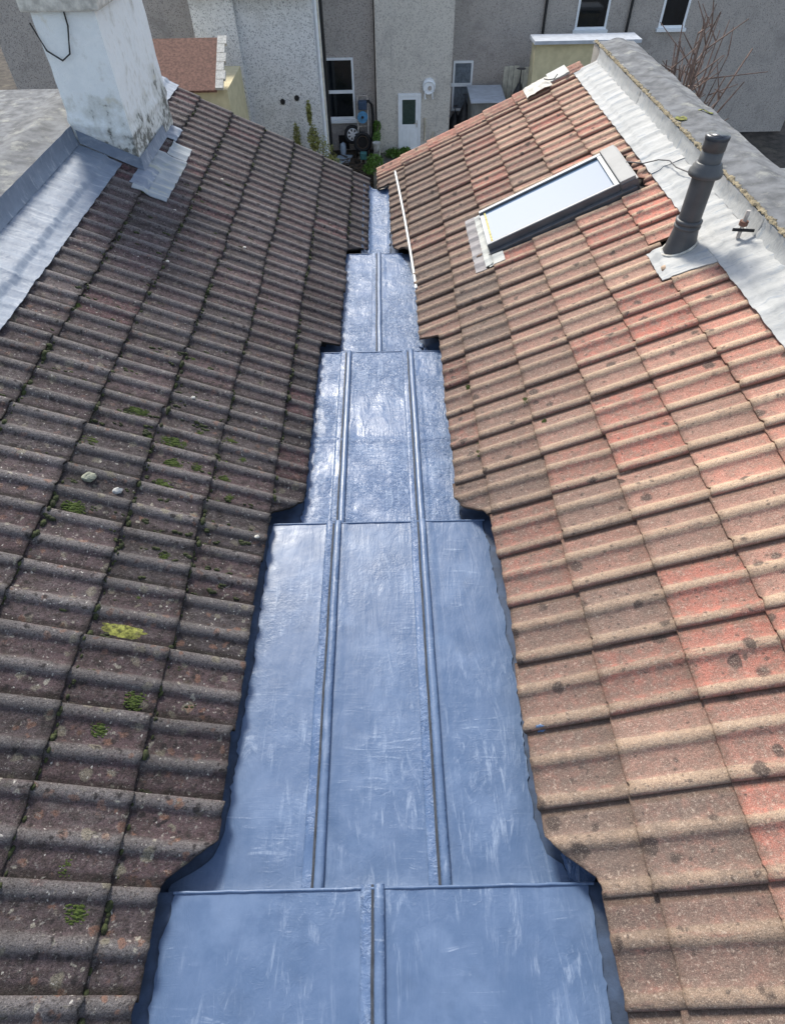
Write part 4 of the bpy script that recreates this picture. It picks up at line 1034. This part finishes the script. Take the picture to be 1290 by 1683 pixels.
p = at_y(530, 245, 23.6); plant('shrub', (p.x, 23.6, 0), [((0, 0, 1.15), (.48, .4, .85)), ((.30, -.2, .95), (.42, .4, .45)), ((-.28, .1, 1.75), (.22, .22, .5)), ((-.36, .2, 2.5), (.09, .1, .4)), ((.5, -.4, .6), (.30, .3, .4))], 800, .045, 'leaf_yellow', 'tall yellow-green shrub at the corner of the light wing', seed=4)
p = at_y(488, 225, 24.2); plant('shrub', (p.x, 24.1, 0), [((0, 0, .9), (.30, .2, .8)), ((.02, 0, 1.75), (.14, .12, .45))], 500, .04, 'leaf_yellow', 'slender pale shrub against the light wing wall', seed=5)
p = at_y(470, 225, 24.2); plant('shrub', (p.x, 24.1, 0), [((0, 0, .8), (.22, .2, .6)), ((0, 0, 1.45), (.10, .1, .22))], 300, .035, 'leaf_yellow', 'smallest pale shrub against the light wing wall', seed=6)
plant('wall_plant', (xa-.03, 26.4, .80), [((0, .3, .10), (.16, .9, .16)), ((0, -.6, .08), (.14, .6, .12)), ((.02, 1.0, .22), (.17, .2, .22))], 700, .045, 'leaf', 'green creeping plant along the top of the garden wall', seed=7)
plant('wall_plant', (xa-.10, 24.25, .55), [((0, -.1, .30), (.34, .4, .28)), ((-.1, -.1, .10), (.4, .4, .2))], 900, .05, 'leaf', 'bright green grassy plant at the near end of the garden wall', seed=8)
p = wy(670, 245, 27.2); plant('weed', (wy(648, 240, 27.1).x, 27.1, 0), [((0, 0, .16), (.45, .3, .18)), ((.45, 0, .18), (.3, .25, .2))], 500, .06, 'leaf', 'leafy green weeds growing at the foot of the white door', seed=9)
# pot on the wall
p = Vector((xa-.03, 25.35, .80)); pt_ = empty('plant_pot', tuple(p), 'grey plant pot standing on the garden wall', 'pot')
MB().tube([p, p+Vector((0, 0, .02)), p+Vector((0, 0, .26))], [.10, .105, .14], 16).build('body', 'pot', pt_); MB().tube([p+Vector((0, 0, .261)), p+Vector((0, 0, .30))], [.155, .155], 16).build('rim', 'pot', pt_)
# wheel with silver trim, bare tyre
def torus(mb, c, Rr, r, axis, seg=28, s2=10):
    c = Vector(c); ax = Vector(axis).normalized(); e1 = ax.cross(Vector((0, 0, 1))).normalized(); e2 = ax.cross(e1)
    mb.grid(lambda a, b: c + (e1*math.cos(a*6.283)+e2*math.sin(a*6.283))*(Rr+r*math.cos(b*6.283)) + ax*(r*1.15*math.sin(b*6.283)), seg, s2)
def wheel(px, py, Y, rad, tilt, name, label, rimmat, spokes):
    c = wy(px, py, Y); c.z = max(c.z, rad*.96); ax = Vector((.05, -1, tilt)).normalized(); o = empty(name, (c.x, c.y, c.z-rad), label, 'wheel' if spokes else 'tyre')
    mb = MB(); torus(mb, c, rad*.80, rad*.20, ax); mb.build('tyre', 'rubber', o)
    e1 = ax.cross(Vector((0, 0, 1))).normalized(); e2 = ax.cross(e1); mb = MB()
    if spokes:
        torus(mb, c+ax*.06, rad*.60, rad*.06, ax, 28, 6)
        mb.tube([c+ax*.05, c+ax*.10], [rad*.17, rad*.15], 14)
        for q in range(7):
            t = q*2*math.pi/7; d = e1*math.cos(t)+e2*math.sin(t); n = e1*-math.sin(t)+e2*math.cos(t)
            mb.obox(c+ax*.065+d*rad*.12-n*rad*.10, d*rad*.47, n*rad*.20, ax*.02)
        mb.build('trim', rimmat, o); MB().tube([c-ax*.02, c+ax*.03], [rad*.62, rad*.62], 20).build('hub', 'rubber', o)
    else:
        torus(mb, c+ax*.04, rad*.58, rad*.045, ax, 28, 6); mb.build('bead', rimmat, o)
        MB().tube([c-ax*.05, c-ax*.01], [rad*.6, rad*.6], 20).build('inside', 'underlay', o)
wheel(579.5, 221, 27.5, .33, .25, 'wheel_assembly', 'car wheel with silver seven-spoke trim leaning on the wall', 'alloy', True)
wheel(596, 234, 26.9, .36, .35, 'tyre_casing', 'black bare tyre leaning in front of the trolley', 'bark', False)
# sack trolley with blue hose reel
p = wy(598, 236, 27.3); tb = Vector((p.x, 27.35, .02)); tr = empty('sack_trolley', tuple(tb), 'steel sack trolley carrying a blue hose reel against the wall', 'trolley')
w_ = .20
for s in (-1, 1): MB().tube([tb+Vector((s*w_, -.25, .12)), tb+Vector((s*w_, .30, 1.85)), tb+Vector((s*w_*.9, .33, 1.98))], .030, 8).build('rail', 'steel', tr)
for z_ in (.45, 1.0, 1.96): MB().tube([tb+Vector((-w_, -.15+z_*.24, z_)), tb+Vector((w_, -.15+z_*.24, z_))], .018, 8).build('cross_bar', 'steel', tr)
MB().box((tb.x-.24, tb.y-.55, .04), (tb.x+.24, tb.y-.24, .07)).build('toe_plate', 'steel', tr)
for s in (-1, 1): MB().tube([tb+Vector((s*.25, -.2, .13)), tb+Vector((s*.31, -.2, .13))], .13, 16).build('wheel', 'rubber', tr)
q = wy(596, 193, 27.22); hr = empty('hose_reel', tuple(q+Vector((0, 0, -.2))), 'round blue hose reel strapped to the sack trolley', 'reel')
MB().tube([q+Vector((0, .05, 0)), q+Vector((0, -.10, .03))], [.20, .20], 20).build('drum', 'blue_plastic', hr); MB().tube([q+Vector((0, -.101, .03)), q+Vector((0, -.14, .035))], [.05, .045], 12).build('hub', 'rubber', hr)
bx = wy(596, 174, 27.5); tag(MB().box((bx.x-.17, bx.y-.10, bx.z-.12), (bx.x+.16, bx.y+.12, bx.z+.17)).build('canister', 'canister', None, .03), 'dark blue canister resting high on the sack trolley', 'canister')
q = wy(600, 165, 27.6)
tag(MB().tube([wy(600,167,27.6), wy(606,166,27.55), wy(611,172,27.5), wy(613,190,27.5), wy(613,215,27.5), wy(610,232,27.4)], .05, 10).build('hose', 'rubber'), 'thick black hose arching down the wall beside the trolley', 'hose')
p = wy(597, 252, 26.3); pb = Vector((p.x, 26.3, max(0, 0))); pu = empty('garden_pump', tuple(pb), 'small teal pump standing below the bare tyre', 'pump')
MB().box((pb.x-.12, pb.y-.12, .22), (pb.x+.14, pb.y+.12, .46)).build('motor', 'teal', pu, .03)
for s in (-1, 1): MB().tube([pb+Vector((s*.10, 0, 0)), pb+Vector((s*.08, 0, .24))], .03, 8).build('leg', 'steel', pu)
p = wy(563, 228, 27.4); tag(MB().tube([Vector((p.x, 27.4, .02)), Vector((p.x, 27.45, .2)), Vector((p.x, 27.5, .40)), Vector((p.x, 27.53, .47))], [.10, .13, .11, .03], 14).build('ball_float', 'sheet'), 'pale rounded float lying beside the car wheel', 'float')
p = at_z(562, 262, .04); mb = MB(); mb.grid(lambda a, b: (p.x-.32+.62*a+.15*b, p.y-.45+.9*b, .05+.02*nz(a*4, b*4)), 8, 8); mb.grid(lambda a, b: (p.x-.32+.62*a, p.y-.45, .05-.05*b), 6, 1); tag(mb.build('plastic_sheet', 'sheet'), 'pale blue sheet lying on the dark yard', 'sheet')
# rubble and twigs on the dark yard
rnd = random.Random(11); mb = MB()
for q in range(160):
    x, y_ = rnd.uniform(-1.6, -.45), rnd.uniform(24.0, 27.4); a = rnd.uniform(0, 3.14); L_ = rnd.uniform(.12, .55)
    d = Vector((math.cos(a), math.sin(a), rnd.uniform(-.1, .25)))*L_; c = Vector((x, y_, rnd.uniform(.02, .14))); mb.tube([c-d*.5, c+d*.5], rnd.uniform(.008, .022), 5)
tag(mb.build('brushwood', 'bark'), 'heap of brown sticks scattered over the dark yard', 'brushwood', kind='stuff')

# -- recessed wall with curtained window, bins, shed, fence on the right
h4 = empty('house', (5, 29.4, 0), 'house wall with curtained window beyond the metal shed', 'house')
DR = 29.2
MB().box((xb+.004, DR, 0), (17, DR+6, 5.8)).build('wall', 'dash_grey', h4)
mb = MB(); mb.add([(xb+.2, DR-.35, 5.72), (17, DR-.35, 5.72), (17, DR+3.4, 8.0), (xb+.2, DR+3.4, 8.0), (17, DR+7, 5.7), (xb+.2, DR+7, 5.7)], [(0,1,2,3),(3,2,4,5)]); mb.build('roof', 'slate', h4)
w = window(h4, 741, 100, 772, 182, DR, glass='curtain', sill=False, ztop=wy(741, 100, DR).z)
a = wy(741, 139, DR); b = wy(772, 139, DR); MB().box((a.x, DR-.06, a.z-.06), (b.x, DR-.046, a.z+.06)).build('transom', 'upvc', w)
for (x0, z0, w_, h_) in ((7.4, 1.0, 1.2, 1.2), (7.4, 3.6, 1.2, 1.25), (10.6, 3.6, 1.0, 1.25)):
    mb = MB(); f = .08
    mb.box((x0, DR-.05, z0), (x0+f, DR+.04, z0+h_)).box((x0+w_-f, DR-.05, z0), (x0+w_, DR+.04, z0+h_)).box((x0+f, DR-.048, z0), (x0+w_-f, DR+.04, z0+f)).box((x0+f, DR-.048, z0+h_-f), (x0+w_-f, DR+.04, z0+h_))
    w2 = mb.build('window', 'upvc', h4); MB().box((x0+f*.9, DR-.02, z0+f*.9), (x0+w_-f*.9, DR-.012, z0+h_-f*.9)).build('pane', 'glass_dark', w2); MB().box((x0-.06, DR-.15, z0-.1), (x0+w_+.06, DR-.001, z0-.004)).build('sill', 'upvc', w2)
for X in (6.2, 9.4): MB().tube([(X, DR-.08, .1), (X, DR-.08, 5.6)], .05, 10).build('downpipe', 'wire_black', h4)
rnd = random.Random(5)
for q in range(9):
    x = a.x+.1+(b.x-a.x-.2)*q/8.5; MB().box((x, DR-.026, wy(741,178,DR).z), (x+.06, DR-.0205, a.z-.08)).build('curtain_fold', 'curtain', w)
def bag(px, py, Y, r, h, label, seed):
    p = wy(px, py, Y); mb = MB(); b = Vector((p.x, Y, 0))
    mb.grid(lambda s, t: b + Vector((math.cos(s*6.283)*r*(math.sin(min(1, t*1.15)*2.6+.5))*(1+.15*nz(math.cos(s*6.283)*3, math.sin(s*6.283)*3, t*4+seed)), math.sin(s*6.283)*r*(math.sin(min(1, t*1.15)*2.6+.5))*(1+.15*nz(s*9, t*5, seed)), t*h)), 20, 14)
    mb.grid(lambda s, t: b + Vector((math.cos(s*6.283)*r*.35*t, math.sin(s*6.283)*r*.35*t, h)), 20, 1)
    return tag(mb.build('rubbish_sack', 'bag'), label, 'sack')
bag(747, 200, 28.7, .32, 1.3, 'tall black sack standing against the tan house corner', 1); bag(763, 190, 28.5, .34, 1.75, 'tall black sack standing against the metal shed', 2)
# metal shed
s0, s1 = wy(774, 195, 27.0), wy(826, 195, 27.0); zt0 = wy(780, 168, 27.0).z; zr = wy(773, 141, 28.6).z
sh = empty('metal_shed', ((s0.x+s1.x)/2, 27.8, 0), 'grey metal shed with ribbed sloping roof beside the cream fence', 'shed')
mb = MB()
def corr(n, f):
    return n
NX = 40
mb.grid(lambda a, b: (s0.x+(s1.x-s0.x)*a, 27.0+(.018 if int(a*NX*1.0001) % 2 else 0), zt0*b), NX, 1, smooth=False); mb.build('front_wall', 'shed_side', sh)
MB().add([(s0.x, 27.0, 0), (s0.x, 28.6, 0), (s0.x, 28.6, zr-.05), (s0.x, 27.0, zt0-.01)], [(0,1,2,3)]).add([(s1.x, 27.0, 0), (s1.x, 28.6, 0), (s1.x, 28.6, zr-.05), (s1.x, 27.0, zt0-.01)], [(0,1,2,3)]).build('side_wall', 'shed_side', sh)
NR_ = 14
for q in range(NR_):                          # roof in overlapping ribbed sheets
    t0, t1 = q/NR_, (q+1.0)/NR_
    y0_, y1_ = 26.92+1.75*t0, 26.92+1.75*t1; z0_, z1_ = zt0+(zr-zt0)*t0, zt0+(zr-zt0)*t1
    MB().add([(s0.x-.06, y0_, z0_+.012), (s1.x+.06, y0_, z0_+.012), (s1.x+.06, y1_, z1_+.0), (s0.x-.06, y1_, z1_+.0), (s0.x-.06, y0_, z0_-.02), (s1.x+.06, y0_, z0_-.02)], [(0,1,2,3),(4,5,1,0)]).build('roof_sheet', 'shed', sh)
# cream fence panels
fp = wy(812, 170, 29.0)
fe = empty('fence', (fp.x+1.3, 27.9, 0), 'cream vertical board fence beyond the metal shed', 'fence')
fa, fb_ = wy(823, 165, 28.9), wy(862, 165, 27.4)
for q in range(16):
    x = fa.x + .19*q; y_ = 28.9 - .055*q; MB().box((x, y_, 0), (x+.175, y_+.03, 2.55+.02*(q % 3))).build('board', 'fence', fe)
c0 = wy(872, 140, 26.2)
h5 = empty('outbuilding', (c0.x+1.5, 27.5, 0), 'cream painted outbuilding with a small dark window past the far verge', 'outbuilding')
MB().box((c0.x, 26.2, 0), (c0.x+3.5, 26.9, 3.8)).build('wall', 'cream_wall', h5); p = wy(900, 140, 26.2)
MB().box((p.x-.25, 26.16, p.z-.25), (p.x+.5, 26.196, p.z+.22)).build('window', 'glass_dark', h5)
MB().box((c0.x-.1, 26.0, 3.8), (c0.x+3.6, 27.0, 3.9)).build('roof', 'shed', h5)
bag(853, 142, 27.0, .5, 2.9, 'dark covered heap between the fence and the cream outbuilding', 7)
# -- small building with brown tiled roof and cream gable on the left
p0 = wy(362, 160, 21.0)
h6 = empty('outbuilding', (p0.x-1.4, 21.6, 0), 'outbuilding with brown tiled roof and cream wall beyond the dark slope', 'outbuilding')
zt6 = wy(365, 148, 21.0).z
MB().box((p0.x-4.2, 21.0, 0), (wy(376, 160, 21.0).x, 23.6, zt6)).build('wall', 'cream_wall', h6)
x1_ = wy(358, 150, 20.8).x
mb = MB(); mb.obox((x1_-4.2, 20.7, zt6+.02), (4.2, 0, 0), (0, 1.6, .9), (0, -.03, .06)); mb.build('roof', 'roof_brown', h6)
for q in range(6):
    MB().obox((x1_-.02, 20.7+1.6*q/6, zt6+.07+.9*q/6), (.22+.05*(q % 2), 0, 0), (0, .25, .14), (0, -.04, .07)).build('verge_mortar', 'mortar_pale', h6)
# -- beyond the right parapet: bare twigs, a blue barrel and a grey tank
def bare(base, h, seed, label):
    rnd = random.Random(seed); o = empty('bare_shrub', base, label, 'shrub', 'bare shrubs beyond the parapet'); b = Vector(base); mb = MB()
    for q in range(14):
        a = rnd.uniform(0, 6.283); sp = rnd.uniform(.1, .5)
        p1 = b+Vector((math.cos(a)*sp*.3, math.sin(a)*sp*.3, h*.45)); p2 = b+Vector((math.cos(a)*sp, math.sin(a)*sp, h*rnd.uniform(.75, 1.05)))
        mb.tube([b, p1, p2], [.022, .015, .006], 6)
        for j in range(3):
            s = p1.lerp(p2, rnd.random()); e = s + Vector((rnd.gauss(0, .2), rnd.gauss(0, .2), rnd.uniform(.05, .35))); mb.tube([s, e], [.008, .004], 5)
    mb.build('branches', 'twig', o); return o
bare((3.15, 7.5, 5.6), 2.1, 1, 'bare brown twiggy shrub close behind the felt parapet'); bare((3.6, 8.2, 5.6), 1.9, 2, 'bare brown twiggy shrub standing past the blue-grey barrel')
terr = tag(MB().box((2.66, -1.5, 5.3), (9, 9.6, 5.6)).build('terrace', 'felt', None, origin=(5, 4, 5.3)), kind='structure')
MB().box((2.70, -1.4, 0), (8.9, 9.5, 5.29)).build('terrace_wall', 'brick_wall', None, origin=(5, 4, 0))['kind'] = 'structure'
b = Vector((3.45, 6.9, 5.6)); br = empty('water_barrel', tuple(b), 'blue-grey plastic barrel on the terrace behind the parapet', 'barrel')
MB().tube([b, b+Vector((0, 0, .1)), b+Vector((0, 0, .45)), b+Vector((0, 0, .85)), b+Vector((0, 0, .92))], [.26, .30, .33, .30, .27], 22).build('body', 'sheet', br); MB().tube([b+Vector((0, 0, .921)), b+Vector((0, 0, .96))], .28, 22).build('lid', 'blue_plastic', br)
terl = tag(MB().box((-9, -1.5, 6.6), (-2.87, 9.6, 6.75)).build('flat_roof', 'felt', None, origin=(-5, 4, 6.6)), kind='structure')
MB().box((-8.9, -1.4, 0), (-2.9, 9.5, 6.59)).build('flat_roof_wall', 'brick_wall', None, origin=(-5, 4, 0))['kind'] = 'structure'
print('tiles', cL, cR)
